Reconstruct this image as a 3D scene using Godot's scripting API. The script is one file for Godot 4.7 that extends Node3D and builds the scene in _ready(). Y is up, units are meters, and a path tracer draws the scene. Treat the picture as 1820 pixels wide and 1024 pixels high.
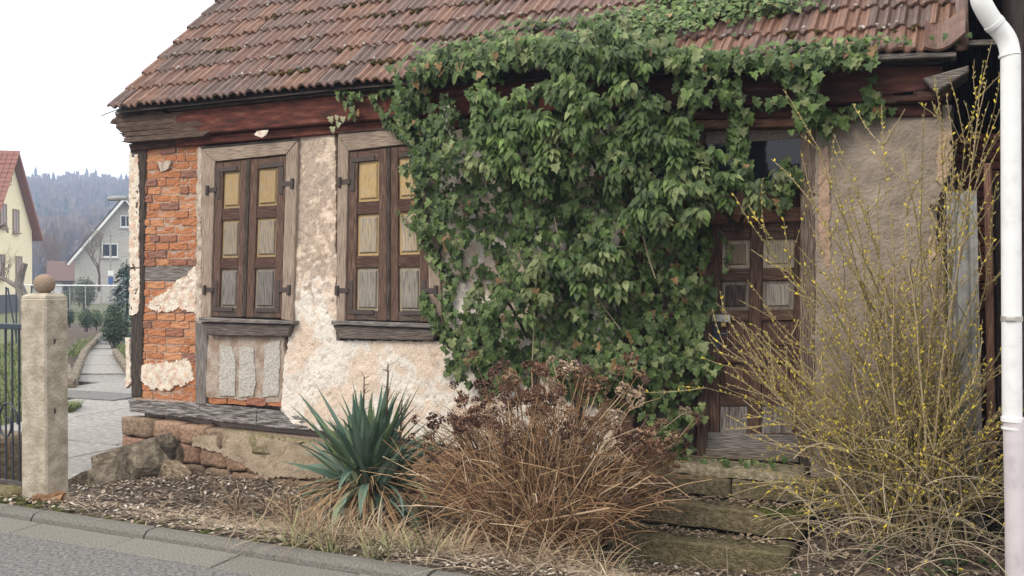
extends Node3D

var R := RandomNumberGenerator.new()
var N := FastNoiseLite.new()
var taken := {}
var M := {}
var seed_count := 10

func _ready() -> void:
	R.seed = 4711
	N.seed = 5
	N.noise_type = FastNoiseLite.TYPE_SIMPLEX_SMOOTH
	N.frequency = 1.0
	N.fractal_octaves = 3
	var cam := Camera3D.new()
	cam.name = "camera"
	cam.position = Vector3(7.44, 1.6, 6.9)
	cam.rotation = Vector3(-0.0103, deg_to_rad(25.0), 0)
	cam.fov = 34.47
	cam.near = 0.05
	cam.far = 3000.0
	add_child(cam)
	var env := Environment.new()
	env.background_mode = Environment.BG_SKY
	var sm := ProceduralSkyMaterial.new()
	sm.sky_top_color = Color(1.0, 0.997, 0.99)
	sm.sky_horizon_color = Color(0.84, 0.84, 0.845)
	sm.sky_curve = 0.35
	sm.ground_bottom_color = Color(0.3, 0.28, 0.25)
	sm.ground_horizon_color = Color(0.6, 0.58, 0.55)
	sm.sun_angle_max = 0.0
	sm.energy_multiplier = 1.65
	var sky := Sky.new()
	sky.sky_material = sm
	env.sky = sky
	env.tonemap_mode = Environment.TONE_MAPPER_LINEAR
	env.tonemap_exposure = 1.6
	env.sdfgi_enabled = true
	env.ssao_enabled = true
	env.ssil_enabled = true
	env.fog_enabled = true
	env.fog_density = 0.0016
	env.fog_light_color = Color(0.76, 0.83, 0.96)
	var we := WorldEnvironment.new()
	we.name = "environment"
	we.environment = env
	add_child(we)
	var sun := DirectionalLight3D.new()
	sun.name = "sun"
	sun.light_energy = 0.45
	sun.light_color = Color(1.0, 0.96, 0.9)
	sun.light_angular_distance = 22.0
	sun.shadow_enabled = true
	add_child(sun)
	sun.look_at_from_position(Vector3(-3.5, 8.0, 9.0), Vector3.ZERO)
	materials()
	ground_and_road()
	house()
	roof()
	windows()
	door()
	right_gap()
	neighbour()
	steps_and_rocks()
	gate()
	background()
	ivy()
	yucca()
	hydrangea()
	forsythia()
	litter()

# ---------------------------------------------------------------- helpers
func rf(a: float, b: float) -> float:
	return R.randf_range(a, b)

func nm(called: String, parent: Node) -> String:
	var key := str(parent.get_instance_id()) + called
	var k: int = taken.get(key, 0)
	taken[key] = k + 1
	return called if k == 0 else "%s_%03d" % [called, k]

func put(called: String, mesh: Mesh, m: Material, parent: Node = self, xf := Transform3D.IDENTITY) -> MeshInstance3D:
	var o := MeshInstance3D.new()
	o.name = nm(called, parent)
	o.mesh = mesh
	o.material_override = m
	o.transform = xf
	parent.add_child(o, true)
	return o

func thing(called: String, label: String, category: String, at := Vector3.ZERO, group := "") -> Node3D:
	var o := Node3D.new()
	o.name = nm(called, self)
	o.position = at
	add_child(o, true)
	return tag(o, label, category, group)

func tag(o: Node3D, label: String, category := "", group := "", kind := "") -> Node3D:
	if label: o.set_meta("label", label)
	if category: o.set_meta("category", category)
	if group: o.set_meta("group", group)
	if kind: o.set_meta("kind", kind)
	return o

func scatter(called: String, mesh: Mesh, m: Material, xs: Array, cs: Array, parent: Node = self) -> MultiMeshInstance3D:
	var mm := MultiMesh.new()
	mm.transform_format = MultiMesh.TRANSFORM_3D
	mm.use_colors = cs.size() > 0
	mm.mesh = mesh
	mm.instance_count = xs.size()
	for i in xs.size():
		mm.set_instance_transform(i, xs[i])
		if cs.size() > 0: mm.set_instance_color(i, cs[i])
	var o := MultiMeshInstance3D.new()
	o.name = nm(called, parent)
	o.multimesh = mm
	o.material_override = m
	o.set_meta("kind", "stuff")
	parent.add_child(o, true)
	return o

class Geo:
	var v := PackedVector3Array()
	var n := PackedVector3Array()
	var t := PackedVector2Array()
	var c := PackedColorArray()
	var col := Color.WHITE
	var off := Vector2.ZERO

	func tri(a: Vector3, b: Vector3, d: Vector3, na: Vector3, nb: Vector3, nd: Vector3, ua := Vector2.ZERO, ub := Vector2.ZERO, ud := Vector2.ZERO) -> void:
		if (b - a).cross(d - a).dot(na + nb + nd) > 0.0:
			v.append_array([a, d, b]); n.append_array([na, nd, nb]); t.append_array([ua + off, ud + off, ub + off])
		else:
			v.append_array([a, b, d]); n.append_array([na, nb, nd]); t.append_array([ua + off, ub + off, ud + off])
		c.append_array([col, col, col])

	func face(p: Array, out: Vector3, grain := Vector3.UP) -> void:
		var nn: Vector3 = (p[1] - p[0]).cross(p[2] - p[0])
		if nn.length_squared() < 1e-14 and p.size() > 3: nn = (p[2] - p[0]).cross(p[3] - p[0])
		nn = nn.normalized()
		if nn.dot(out) < 0.0: nn = -nn
		var g := grain - nn * grain.dot(nn)
		if g.length() < 0.2: g = Vector3(0.31, 0.2, 0.9) - nn * nn.dot(Vector3(0.31, 0.2, 0.9))
		g = g.normalized()
		var s := nn.cross(g)
		for i in range(1, p.size() - 1):
			var a: Vector3 = p[0]
			var b: Vector3 = p[i]
			var d: Vector3 = p[i + 1]
			tri(a, b, d, nn, nn, nn, Vector2(s.dot(a), g.dot(a)), Vector2(s.dot(b), g.dot(b)), Vector2(s.dot(d), g.dot(d)))

	# an axis-aligned box (in the basis B) with chamfered edges
	func box(ce: Vector3, s: Vector3, bev := 0.004, B := Basis.IDENTITY, grain := Vector3.ZERO) -> void:
		var h := s * 0.5
		var gr := grain
		if gr == Vector3.ZERO:
			gr = B.x if s.x >= s.y and s.x >= s.z else (B.y if s.y >= s.z else B.z)
		for a in 3:
			var b := (a + 1) % 3
			var d := (a + 2) % 3
			for sg in [-1.0, 1.0]:
				var q := []
				for w in [[-1, -1], [1, -1], [1, 1], [-1, 1]]:
					var p := Vector3.ZERO
					p[a] = h[a] * sg; p[b] = (h[b] - bev) * w[0]; p[d] = (h[d] - bev) * w[1]
					q.append(ce + B * p)
				face(q, B[a] * sg, gr)
			for s1 in [-1.0, 1.0]:
				for s2 in [-1.0, 1.0]:
					var q := []
					for w in [[0, -1], [1, -1], [1, 1], [0, 1]]:
						var p := Vector3.ZERO
						p[b] = (h[b] - bev * (1 - w[0])) * s1; p[d] = (h[d] - bev * w[0]) * s2; p[a] = (h[a] - bev) * w[1]
						if w[0] == 0: p[b] = h[b] * s1; p[d] = (h[d] - bev) * s2
						else: p[b] = (h[b] - bev) * s1; p[d] = h[d] * s2
						q.append(ce + B * p)
					face(q, B[b] * s1 + B[d] * s2, gr)
		for x in [-1.0, 1.0]:
			for y in [-1.0, 1.0]:
				for z in [-1.0, 1.0]:
					var k := Vector3(x, y, z)
					face([ce + B * (Vector3(h.x, h.y - bev, h.z - bev) * k), ce + B * (Vector3(h.x - bev, h.y, h.z - bev) * k), ce + B * (Vector3(h.x - bev, h.y - bev, h.z) * k)], B * k, gr)

	# a slanted four-cornered slab in the plane of the wall: corners TL TR BR BL, from depth z0 (back) to z1 (front)
	func slab(q: Array, z0: float, z1: float, bev := 0.005, grain := Vector3.UP) -> void:
		var ce: Vector2 = (q[0] + q[1] + q[2] + q[3]) * 0.25
		var fr := []
		var md := []
		var bk := []
		for i in 4:
			var p: Vector2 = q[i]
			var a: Vector2 = (q[(i + 1) % 4] - p).normalized()
			var b: Vector2 = (q[(i + 3) % 4] - p).normalized()
			var i2 := p + (a + b) * bev
			fr.append(Vector3(i2.x, i2.y, z1)); md.append(Vector3(p.x, p.y, z1 - bev)); bk.append(Vector3(p.x, p.y, z0))
		face(fr, Vector3.BACK, grain)
		for i in 4:
			var j := (i + 1) % 4
			var o2: Vector2 = (q[i] + q[j]) * 0.5 - ce
			var o := Vector3(o2.x, o2.y, 0)
			face([md[i], md[j], fr[j], fr[i]], o.normalized() + Vector3.BACK, grain)
			face([bk[i], bk[j], md[j], md[i]], o, grain)

	func tube(p: Array, r: Array, sides := 5, cap := true) -> void:
		var rings := []
		var nrm := []
		var up := Vector3(0.13, 0.31, 0.94)
		var along := 0.0
		var lens := []
		for i in p.size():
			var d: Vector3 = (p[mini(i + 1, p.size() - 1)] - p[maxi(i - 1, 0)]).normalized()
			var x := d.cross(up)
			if x.length() < 0.05: x = d.cross(Vector3.RIGHT)
			x = x.normalized()
			var y := d.cross(x)
			up = y.cross(d) if false else up
			if i > 0: along += (p[i] - p[i - 1]).length()
			lens.append(along)
			var ring := []
			var nn := []
			for k in sides:
				var a := TAU * k / sides
				var o := x * cos(a) + y * sin(a)
				ring.append(p[i] + o * r[i]); nn.append(o)
			rings.append(ring); nrm.append(nn)
		for i in p.size() - 1:
			for k in sides:
				var j := (k + 1) % sides
				var u0 := float(k) / sides * 0.3
				var u1 := float(k + 1) / sides * 0.3
				tri(rings[i][k], rings[i][j], rings[i + 1][j], nrm[i][k], nrm[i][j], nrm[i + 1][j], Vector2(u0, lens[i]), Vector2(u1, lens[i]), Vector2(u1, lens[i + 1]))
				tri(rings[i][k], rings[i + 1][j], rings[i + 1][k], nrm[i][k], nrm[i + 1][j], nrm[i + 1][k], Vector2(u0, lens[i]), Vector2(u1, lens[i + 1]), Vector2(u0, lens[i + 1]))
		if cap:
			face(rings[0], p[0] - p[1])
			face(rings[-1], p[-1] - p[-2])

	func done() -> ArrayMesh:
		var m := ArrayMesh.new()
		if v.is_empty(): return m
		var a := []
		a.resize(Mesh.ARRAY_MAX)
		a[Mesh.ARRAY_VERTEX] = v; a[Mesh.ARRAY_NORMAL] = n; a[Mesh.ARRAY_TEX_UV] = t; a[Mesh.ARRAY_COLOR] = c
		m.add_surface_from_arrays(Mesh.PRIMITIVE_TRIANGLES, a)
		return m

func box_mesh(s: Vector3, bev := 0.004) -> ArrayMesh:
	var g := Geo.new()
	g.off = Vector2(rf(0, 9), rf(0, 9))
	g.box(Vector3.ZERO, s, bev)
	return g.done()

func slab_mesh(q: Array, z0: float, z1: float, bev := 0.005, grain := Vector3.UP, col := Color.WHITE) -> ArrayMesh:
	var g := Geo.new()
	g.col = col
	g.off = Vector2(rf(0, 9), rf(0, 9))
	g.slab(q, z0, z1, bev, grain)
	return g.done()

# point inside a quad TL TR BR BL
func inq(q: Array, u: float, v: float) -> Vector2:
	return (q[0] as Vector2).lerp(q[1], u).lerp((q[3] as Vector2).lerp(q[2], u), v)

func subq(q: Array, u0: float, v0: float, u1: float, v1: float) -> Array:
	return [inq(q, u0, v0), inq(q, u1, v0), inq(q, u1, v1), inq(q, u0, v1)]

func sdist(p: Vector2, poly: PackedVector2Array) -> float:
	var d := 1e9
	for i in poly.size():
		d = minf(d, p.distance_squared_to(Geometry2D.get_closest_point_to_segment(p, poly[i], poly[(i + 1) % poly.size()])))
	d = sqrt(d)
	return d if Geometry2D.is_point_in_polygon(p, poly) else -d

# a rough coat laid on a wall: outline, holes, ragged broken edge, relief; real thickness at its edges
func sheet(outline: Array, holes: Array, z: float, thick: float, cell: float, rag: float, rel: Callable, colf: Callable) -> ArrayMesh:
	var po := PackedVector2Array(outline)
	var ph := []
	for h in holes: ph.append(PackedVector2Array(h))
	var lo := po[0]
	var hi := po[0]
	for p in po: lo = lo.min(p); hi = hi.max(p)
	lo -= Vector2(0.03, 0.03); hi += Vector2(0.03, 0.03)
	var nx := int((hi.x - lo.x) / cell) + 2
	var ny := int((hi.y - lo.y) / cell) + 2
	var fv := PackedFloat32Array()
	var ps := PackedVector3Array()
	var cs := PackedColorArray()
	for j in ny:
		for i in nx:
			var p := lo + Vector2(i, j) * cell
			var f := sdist(p, po)
			for h in ph: f = minf(f, -sdist(p, h))
			f += (N.get_noise_2d(p.x * 5 + 31, p.y * 5) * 0.45 + N.get_noise_2d(p.x * 15, p.y * 15 + 9) * 0.45 + N.get_noise_2d(p.x * 38, p.y * 38 + 9) * 0.3) * rag
			fv.append(f)
			ps.append(Vector3(p.x, p.y, z + rel.call(p.x, p.y)))
			cs.append(colf.call(p.x, p.y))
	var ns := PackedVector3Array()
	for j in ny:
		for i in nx:
			var l := ps[j * nx + maxi(i - 1, 0)]
			var r := ps[j * nx + mini(i + 1, nx - 1)]
			var d := ps[maxi(j - 1, 0) * nx + i]
			var u := ps[mini(j + 1, ny - 1) * nx + i]
			ns.append((r - l).cross(u - d).normalized())
	var g := Geo.new()
	for j in ny - 1:
		for i in nx - 1:
			var a := j * nx + i
			for tr in [[a, a + 1, a + nx + 1], [a, a + nx + 1, a + nx]]:
				if fv[tr[0]] <= 0 and fv[tr[1]] <= 0 and fv[tr[2]] <= 0: continue
				var pp := []
				var pn := []
				var pc := []
				var cut := []
				for k in 3:
					var x: int = tr[k]
					var y: int = tr[(k + 1) % 3]
					if fv[x] > 0: pp.append(ps[x]); pn.append(ns[x]); pc.append(cs[x])
					if (fv[x] > 0) != (fv[y] > 0):
						var w := fv[x] / (fv[x] - fv[y])
						pp.append(ps[x].lerp(ps[y], w)); pn.append(ns[x].lerp(ns[y], w)); pc.append(cs[x].lerp(cs[y], w)); cut.append(pp[-1])
				for k in range(1, pp.size() - 1):
					g.tri(pp[0], pp[k], pp[k + 1], pn[0], pn[k], pn[k + 1], Vector2(pp[0].x, pp[0].y), Vector2(pp[k].x, pp[k].y), Vector2(pp[k + 1].x, pp[k + 1].y))
					var e := g.c.size()
					g.c[e - 3] = pc[0]; g.c[e - 2] = pc[k]; g.c[e - 1] = pc[k + 1]
				if cut.size() == 2:
					g.col = pc[0]
					var mid: Vector3 = (cut[0] + cut[1]) * 0.5
					var inner: Vector3 = Vector3.ZERO
					for q in pp: inner += q / pp.size()
					var b := Vector3(0, 0, -thick)
					g.face([cut[0], cut[1], cut[1] + b, cut[0] + b], mid - inner)
	return g.done()

# a rough stone: a box whose faces are cut into n x n cells, rounded at its edges and roughened
func stone(s: Vector3, nseg: int, round_: float, amp: float, fq: float, sd: float, smooth := true) -> ArrayMesh:
	var st := SurfaceTool.new()
	st.begin(Mesh.PRIMITIVE_TRIANGLES)
	st.set_smooth_group(0 if smooth else -1)
	st.set_color(Color.WHITE)
	for a in 3:
		var b := (a + 1) % 3
		var d := (a + 2) % 3
		for sg in [-1.0, 1.0]:
			for i in nseg:
				for j in nseg:
					var q := []
					for w in [[0, 0], [1, 0], [1, 1], [0, 1]]:
						var p := Vector3.ZERO
						p[a] = sg
						p[b] = (i + w[0]) * 2.0 / nseg - 1.0
						p[d] = (j + w[1]) * 2.0 / nseg - 1.0
						var l := p.length()
						var rr := p * lerpf(1.0, 1.25 / l, round_)
						var o := rr * s * 0.5
						var k := o * fq + Vector3(sd, sd * 1.7, -sd)
						o += Vector3(N.get_noise_3dv(k), N.get_noise_3dv(k + Vector3(9, 0, 0)), N.get_noise_3dv(k + Vector3(0, 9, 0))) * amp
						q.append(o)
					var fl: bool = sg > 0
					for tr in [[0, 1, 2], [0, 2, 3]]:
						for z in (([tr[0], tr[2], tr[1]]) if fl else tr):
							st.set_uv(Vector2(q[z][b], q[z][d])); st.add_vertex(q[z])
	st.generate_normals()
	return st.commit()

# a broken rock: a block split along random planes, sharp-edged
func split_rock(s: Vector3, cuts: int) -> ArrayMesh:
	var h := s * 0.5
	var faces := []
	for a in 3:
		var b := (a + 1) % 3
		var d := (a + 2) % 3
		for sg in [-1.0, 1.0]:
			var q := []
			for w in [[-1, -1], [1, -1], [1, 1], [-1, 1]]:
				var p := Vector3.ZERO
				p[a] = sg * h[a]; p[b] = w[0] * h[b]; p[d] = w[1] * h[d]
				q.append(p)
			faces.append(q)
	for k in cuts:
		var n := Vector3(rf(-1, 1), rf(-0.7, 1), rf(-1, 1)).normalized()
		var ext := absf(n.x) * h.x + absf(n.y) * h.y + absf(n.z) * h.z
		var dist := ext * rf(0.55, 0.86)
		var nf := []
		var rim := []
		for q in faces:
			var o := []
			for i in q.size():
				var p: Vector3 = q[i]
				var r: Vector3 = q[(i + 1) % q.size()]
				var fp := dist - n.dot(p)
				var fr := dist - n.dot(r)
				if fp >= 0: o.append(p)
				if (fp >= 0) != (fr >= 0):
					var c := p.lerp(r, fp / (fp - fr))
					o.append(c); rim.append(c)
			if o.size() > 2: nf.append(o)
		if rim.size() > 2:
			var ce := Vector3.ZERO
			for p in rim: ce += p / rim.size()
			var e1 := n.cross(Vector3(0.3, 0.8, 0.5)).normalized()
			var e2 := n.cross(e1)
			rim.sort_custom(func(x, y): return atan2((x - ce).dot(e2), (x - ce).dot(e1)) < atan2((y - ce).dot(e2), (y - ce).dot(e1)))
			nf.append(rim)
		faces = nf
	# each facet roughened: cut into a fan round an uneven middle
	var g := Geo.new()
	for q in faces:
		var ce := Vector3.ZERO
		for p in q: ce += p / q.size()
		var out := ce.normalized()
		ce += out * rf(-0.012, 0.012)
		for i in q.size():
			var a: Vector3 = q[i]
			var b: Vector3 = q[(i + 1) % q.size()]
			if a.distance_to(b) < 0.0005: continue
			var m := (a + b) * 0.5
			var k1 := (a + ce) * 0.5 + out * rf(-0.008, 0.008)
			g.face([a, m, k1], out); g.face([m, ce, k1], out); g.face([m, b, ce], out)
	return g.done()

func ntex(fq: float, stops: Array, oct := 5, size := 512, kind := FastNoiseLite.TYPE_SIMPLEX_SMOOTH) -> NoiseTexture2D:
	var n := FastNoiseLite.new()
	seed_count += 1
	n.seed = seed_count
	n.noise_type = kind
	n.frequency = fq
	n.fractal_octaves = oct
	n.fractal_gain = 0.55
	var t := NoiseTexture2D.new()
	t.width = size; t.height = size
	t.seamless = true
	t.noise = n
	if stops.size():
		var gr := Gradient.new()
		var offs := PackedFloat32Array()
		var cols := PackedColorArray()
		for s in stops:
			offs.append(s[0])
			cols.append(Color(s[1], s[2], s[3]).linear_to_srgb())
		gr.offsets = offs; gr.colors = cols
		t.color_ramp = gr
	return t

# stops are linear colours; o: uv (Vector3), tri (world metres), rough, bump (cm), bfq, spec
func mat(fq: float, stops: Array, o := {}) -> StandardMaterial3D:
	var m := StandardMaterial3D.new()
	m.albedo_texture = ntex(fq, stops, o.get("oct", 5))
	m.vertex_color_use_as_albedo = true
	m.roughness = o.get("rough", 0.9)
	m.metallic_specular = o.get("spec", 0.4)
	m.uv1_scale = o.get("uv", Vector3.ONE)
	if o.get("tri", false):
		m.uv1_triplanar = true
		m.uv1_world_triplanar = o.get("world", true)
	if o.has("bump"):
		m.heightmap_enabled = true
		m.heightmap_texture = ntex(o.get("bfq", fq), [], o.get("boct", 5))
		m.heightmap_scale = o.bump
	return m

func tinted(m: StandardMaterial3D, c: Color) -> StandardMaterial3D:
	var k: StandardMaterial3D = m.duplicate()
	k.albedo_color = c.linear_to_srgb()
	return k

func flat(c: Color, rough := 0.8, metal := 0.0) -> StandardMaterial3D:
	var m := StandardMaterial3D.new()
	m.albedo_color = c.linear_to_srgb()
	m.vertex_color_use_as_albedo = true
	m.roughness = rough
	m.metallic = metal
	return m

func ss(a: float, b: float, x: float) -> float:
	return smoothstep(a, b, x)

func sag(x: float) -> float:
	return -0.21 * pow(clampf((x - 2.6) / 4.9, 0.0, 1.2), 1.5)

func materials() -> void:
	var wuv := Vector3(12, 0.5, 1)
	M.wood_grey = mat(0.02, [[0.0, 0.05, 0.04, 0.035], [0.35, 0.13, 0.11, 0.1], [0.6, 0.26, 0.235, 0.215], [1.0, 0.42, 0.39, 0.36]], {"uv": wuv, "bump": 0.6})
	M.wood_beam = mat(0.02, [[0.0, 0.03, 0.025, 0.022], [0.32, 0.11, 0.095, 0.085], [0.5, 0.27, 0.25, 0.235], [1.0, 0.5, 0.48, 0.46]], {"uv": Vector3(0.5, 9, 1), "bump": 0.8})
	M.wood_dark = mat(0.02, [[0.0, 0.012, 0.009, 0.007], [0.4, 0.05, 0.037, 0.03], [0.65, 0.11, 0.085, 0.07], [1.0, 0.2, 0.17, 0.14]], {"uv": wuv, "bump": 0.7})
	M.wood_pale = mat(0.018, [[0.0, 0.12, 0.075, 0.055], [0.38, 0.27, 0.2, 0.155], [0.6, 0.38, 0.3, 0.235], [1.0, 0.5, 0.41, 0.32]], {"uv": wuv, "bump": 0.4})
	M.wood_brown = mat(0.02, [[0.0, 0.035, 0.019, 0.013], [0.4, 0.09, 0.05, 0.034], [0.6, 0.14, 0.082, 0.058], [1.0, 0.26, 0.18, 0.14]], {"uv": wuv, "bump": 0.3, "rough": 0.75})
	M.wood_red = mat(0.012, [[0.0, 0.03, 0.012, 0.008], [0.4, 0.085, 0.022, 0.013], [0.7, 0.13, 0.036, 0.022], [1.0, 0.2, 0.1, 0.075]], {"uv": Vector3(2.5, 0.5, 1), "bump": 0.2, "rough": 0.8})
	M.door_wood = mat(0.02, [[0.0, 0.015, 0.009, 0.006], [0.4, 0.06, 0.032, 0.022], [0.65, 0.12, 0.07, 0.05], [1.0, 0.22, 0.16, 0.12]], {"uv": wuv, "bump": 0.3})
	M.paint_yellow = mat(0.014, [[0.0, 0.3, 0.2, 0.1], [0.3, 0.46, 0.31, 0.14], [0.6, 0.54, 0.38, 0.18], [0.75, 0.42, 0.34, 0.23], [1.0, 0.3, 0.27, 0.22]], {"uv": Vector3(6, 0.9, 1), "bump": 0.12})
	M.paint_worn = mat(0.014, [[0.0, 0.2, 0.15, 0.11], [0.34, 0.31, 0.265, 0.21], [0.55, 0.38, 0.33, 0.26], [0.7, 0.46, 0.35, 0.2], [1.0, 0.5, 0.37, 0.19]], {"uv": Vector3(8, 0.7, 1), "bump": 0.15})
	M.paint_gone = mat(0.016, [[0.0, 0.09, 0.075, 0.06], [0.36, 0.2, 0.175, 0.15], [0.6, 0.28, 0.255, 0.22], [0.85, 0.36, 0.32, 0.26], [1.0, 0.42, 0.33, 0.2]], {"uv": Vector3(9, 0.6, 1), "bump": 0.2})
	M.plaster = mat(0.03, [[0.0, 0.55, 0.5, 0.46], [0.3, 0.84, 0.82, 0.8], [0.6, 1.0, 0.99, 0.97], [1.0, 1.0, 1.0, 1.0]], {"tri": true, "uv": Vector3(2.2, 2.2, 2.2), "bump": 0.45, "bfq": 0.05})
	M.render_wall = mat(0.01, [[0.0, 0.2, 0.165, 0.13], [0.36, 0.28, 0.232, 0.185], [0.6, 0.32, 0.265, 0.21], [1.0, 0.42, 0.35, 0.285]], {"tri": true, "uv": Vector3(0.9, 0.9, 0.9), "oct": 8, "bump": 0.8, "bfq": 0.06, "boct": 7})
	M.mortar = mat(0.03, [[0.0, 0.18, 0.13, 0.1], [0.5, 0.36, 0.29, 0.24], [1.0, 0.5, 0.44, 0.38]], {"tri": true, "uv": Vector3(3, 3, 3), "bump": 0.6})
	M.brick = []
	for c in [[0.53, 0.22, 0.105], [0.58, 0.275, 0.14], [0.48, 0.2, 0.095], [0.36, 0.16, 0.1], [0.3, 0.15, 0.11]]:
		M.brick.append(mat(0.03, [[0.0, c[0] * 0.5, c[1] * 0.45, c[2] * 0.45], [0.35, c[0] * 0.85, c[1] * 0.83, c[2] * 0.8], [0.65, c[0], c[1], c[2]], [1.0, c[0] * 1.15, c[1] * 1.35, c[2] * 1.6]], {"tri": true, "uv": Vector3(4, 4, 4), "bump": 0.9}))
	M.sandstone = []
	for c in [[0.27, 0.16, 0.11], [0.31, 0.2, 0.135], [0.24, 0.17, 0.115], [0.22, 0.185, 0.1]]:
		M.sandstone.append(mat(0.02, [[0.0, c[0] * 0.45, c[1] * 0.45, c[2] * 0.42], [0.4, c[0] * 0.85, c[1] * 0.85, c[2] * 0.85], [0.7, c[0] * 1.1, c[1] * 1.1, c[2] * 1.1], [1.0, c[0] * 1.5, c[1] * 1.6, c[2] * 1.6]], {"tri": true, "uv": Vector3(2, 2, 2), "bump": 1.0}))
	M.step_stone = mat(0.02, [[0.0, 0.05, 0.05, 0.02], [0.34, 0.08, 0.074, 0.036], [0.52, 0.108, 0.096, 0.053], [0.72, 0.14, 0.121, 0.075], [1.0, 0.25, 0.22, 0.17]], {"tri": true, "uv": Vector3(1.8, 1.8, 1.8), "oct": 8, "bump": 1.0, "bfq": 0.05, "boct": 7})
	M.rock = mat(0.012, [[0.0, 0.05, 0.04, 0.03], [0.45, 0.13, 0.105, 0.075], [0.65, 0.22, 0.18, 0.13], [1.0, 0.42, 0.37, 0.3]], {"tri": true, "uv": Vector3(1.6, 1.6, 1.6), "bump": 1.4, "bfq": 0.03})
	M.pillar = mat(0.01, [[0.0, 0.2, 0.17, 0.12], [0.4, 0.34, 0.295, 0.225], [0.7, 0.44, 0.385, 0.305], [1.0, 0.54, 0.48, 0.4]], {"tri": true, "uv": Vector3(1.2, 1.2, 1.2), "bump": 0.5, "bfq": 0.05})
	M.ball = mat(0.05, [[0.0, 0.13, 0.085, 0.06], [0.5, 0.3, 0.22, 0.16], [1.0, 0.45, 0.35, 0.27]], {"tri": true, "uv": Vector3(4, 4, 4), "bump": 0.8})
	M.asphalt = mat(0.05, [[0.0, 0.06, 0.057, 0.055], [0.5, 0.135, 0.13, 0.125], [1.0, 0.26, 0.25, 0.24]], {"tri": true, "uv": Vector3(1.1, 1.1, 1.1), "bump": 0.9, "bfq": 0.12})
	M.kerb = mat(0.06, [[0.0, 0.07, 0.066, 0.056], [0.5, 0.14, 0.133, 0.115], [1.0, 0.26, 0.245, 0.215]], {"tri": true, "uv": Vector3(2, 2, 2), "bump": 0.5, "bfq": 0.1})
	M.concrete = mat(0.012, [[0.0, 0.17, 0.165, 0.15], [0.4, 0.22, 0.21, 0.193], [0.7, 0.26, 0.25, 0.232], [1.0, 0.4, 0.39, 0.37]], {"tri": true, "uv": Vector3(1.4, 1.4, 1.4), "oct": 7})
	M.soil = mat(0.02, [[0.0, 0.025, 0.017, 0.012], [0.4, 0.07, 0.05, 0.035], [0.65, 0.13, 0.1, 0.072], [1.0, 0.28, 0.23, 0.18]], {"tri": true, "uv": Vector3(1.5, 1.5, 1.5), "bump": 2.5, "bfq": 0.06})
	M.meadow = mat(0.02, [[0.0, 0.05, 0.04, 0.025], [0.4, 0.1, 0.085, 0.045], [0.6, 0.09, 0.12, 0.04], [1.0, 0.16, 0.2, 0.07]], {"tri": true, "uv": Vector3(0.22, 0.22, 0.22), "bump": 2.0})
	M.tile = []
	for c in [[0.165, 0.09, 0.068], [0.178, 0.095, 0.07], [0.155, 0.092, 0.073], [0.205, 0.108, 0.072], [0.14, 0.088, 0.073]]:
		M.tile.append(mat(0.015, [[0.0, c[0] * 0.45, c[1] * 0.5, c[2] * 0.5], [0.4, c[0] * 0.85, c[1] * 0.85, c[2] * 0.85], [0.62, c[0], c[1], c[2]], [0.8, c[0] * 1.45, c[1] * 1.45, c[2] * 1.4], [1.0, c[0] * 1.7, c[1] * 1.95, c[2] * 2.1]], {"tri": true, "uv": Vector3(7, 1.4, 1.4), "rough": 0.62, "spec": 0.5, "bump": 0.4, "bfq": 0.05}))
	M.iron = mat(0.04, [[0.0, 0.03, 0.02, 0.017], [0.5, 0.065, 0.05, 0.045], [1.0, 0.12, 0.085, 0.07]], {"tri": true, "uv": Vector3(5, 5, 5), "rough": 0.6})
	M.gate_iron = flat(Color(0.03, 0.04, 0.055), 0.45)
	M.white_paint = mat(0.01, [[0.0, 0.6, 0.6, 0.58], [0.3, 0.72, 0.725, 0.72], [1.0, 0.78, 0.785, 0.78]], {"tri": true, "uv": Vector3(1, 1, 1), "rough": 0.4})
	M.pipe_grey = mat(0.01, [[0.0, 0.42, 0.38, 0.4], [0.4, 0.55, 0.5, 0.52], [1.0, 0.62, 0.57, 0.58]], {"tri": true, "uv": Vector3(1, 1, 1), "rough": 0.45})
	M.zinc = mat(0.012, [[0.0, 0.17, 0.168, 0.158], [0.5, 0.29, 0.288, 0.275], [1.0, 0.42, 0.418, 0.4]], {"tri": true, "uv": Vector3(1.4, 1.4, 1.4), "rough": 0.6})
	M.brass = flat(Color(0.45, 0.32, 0.14), 0.4, 0.8)
	M.steel = flat(Color(0.5, 0.47, 0.42), 0.45, 0.6)
	M.glass = flat(Color(0.015, 0.018, 0.022), 0.08)
	M.black = flat(Color(0.012, 0.01, 0.009), 0.95)
	M.moss = mat(0.06, [[0.0, 0.02, 0.02, 0.006], [0.5, 0.06, 0.055, 0.016], [1.0, 0.12, 0.1, 0.035]], {"tri": true, "uv": Vector3(4, 4, 4), "bump": 1.0})
	M.cement = mat(0.03, [[0.0, 0.28, 0.25, 0.21], [0.4, 0.42, 0.39, 0.345], [0.6, 0.5, 0.47, 0.42], [1.0, 0.62, 0.6, 0.55]], {"tri": true, "uv": Vector3(2, 2, 2), "bump": 0.5})
	M.leaf = flat(Color(1, 1, 1), 0.46)
	M.leaf.metallic_specular = 0.36
	M.leaf.backlight = Color(0.12, 0.16, 0.05)
	M.leaf.backlight_enabled = true
	M.stalk = flat(Color(1, 1, 1), 0.85)

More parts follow.
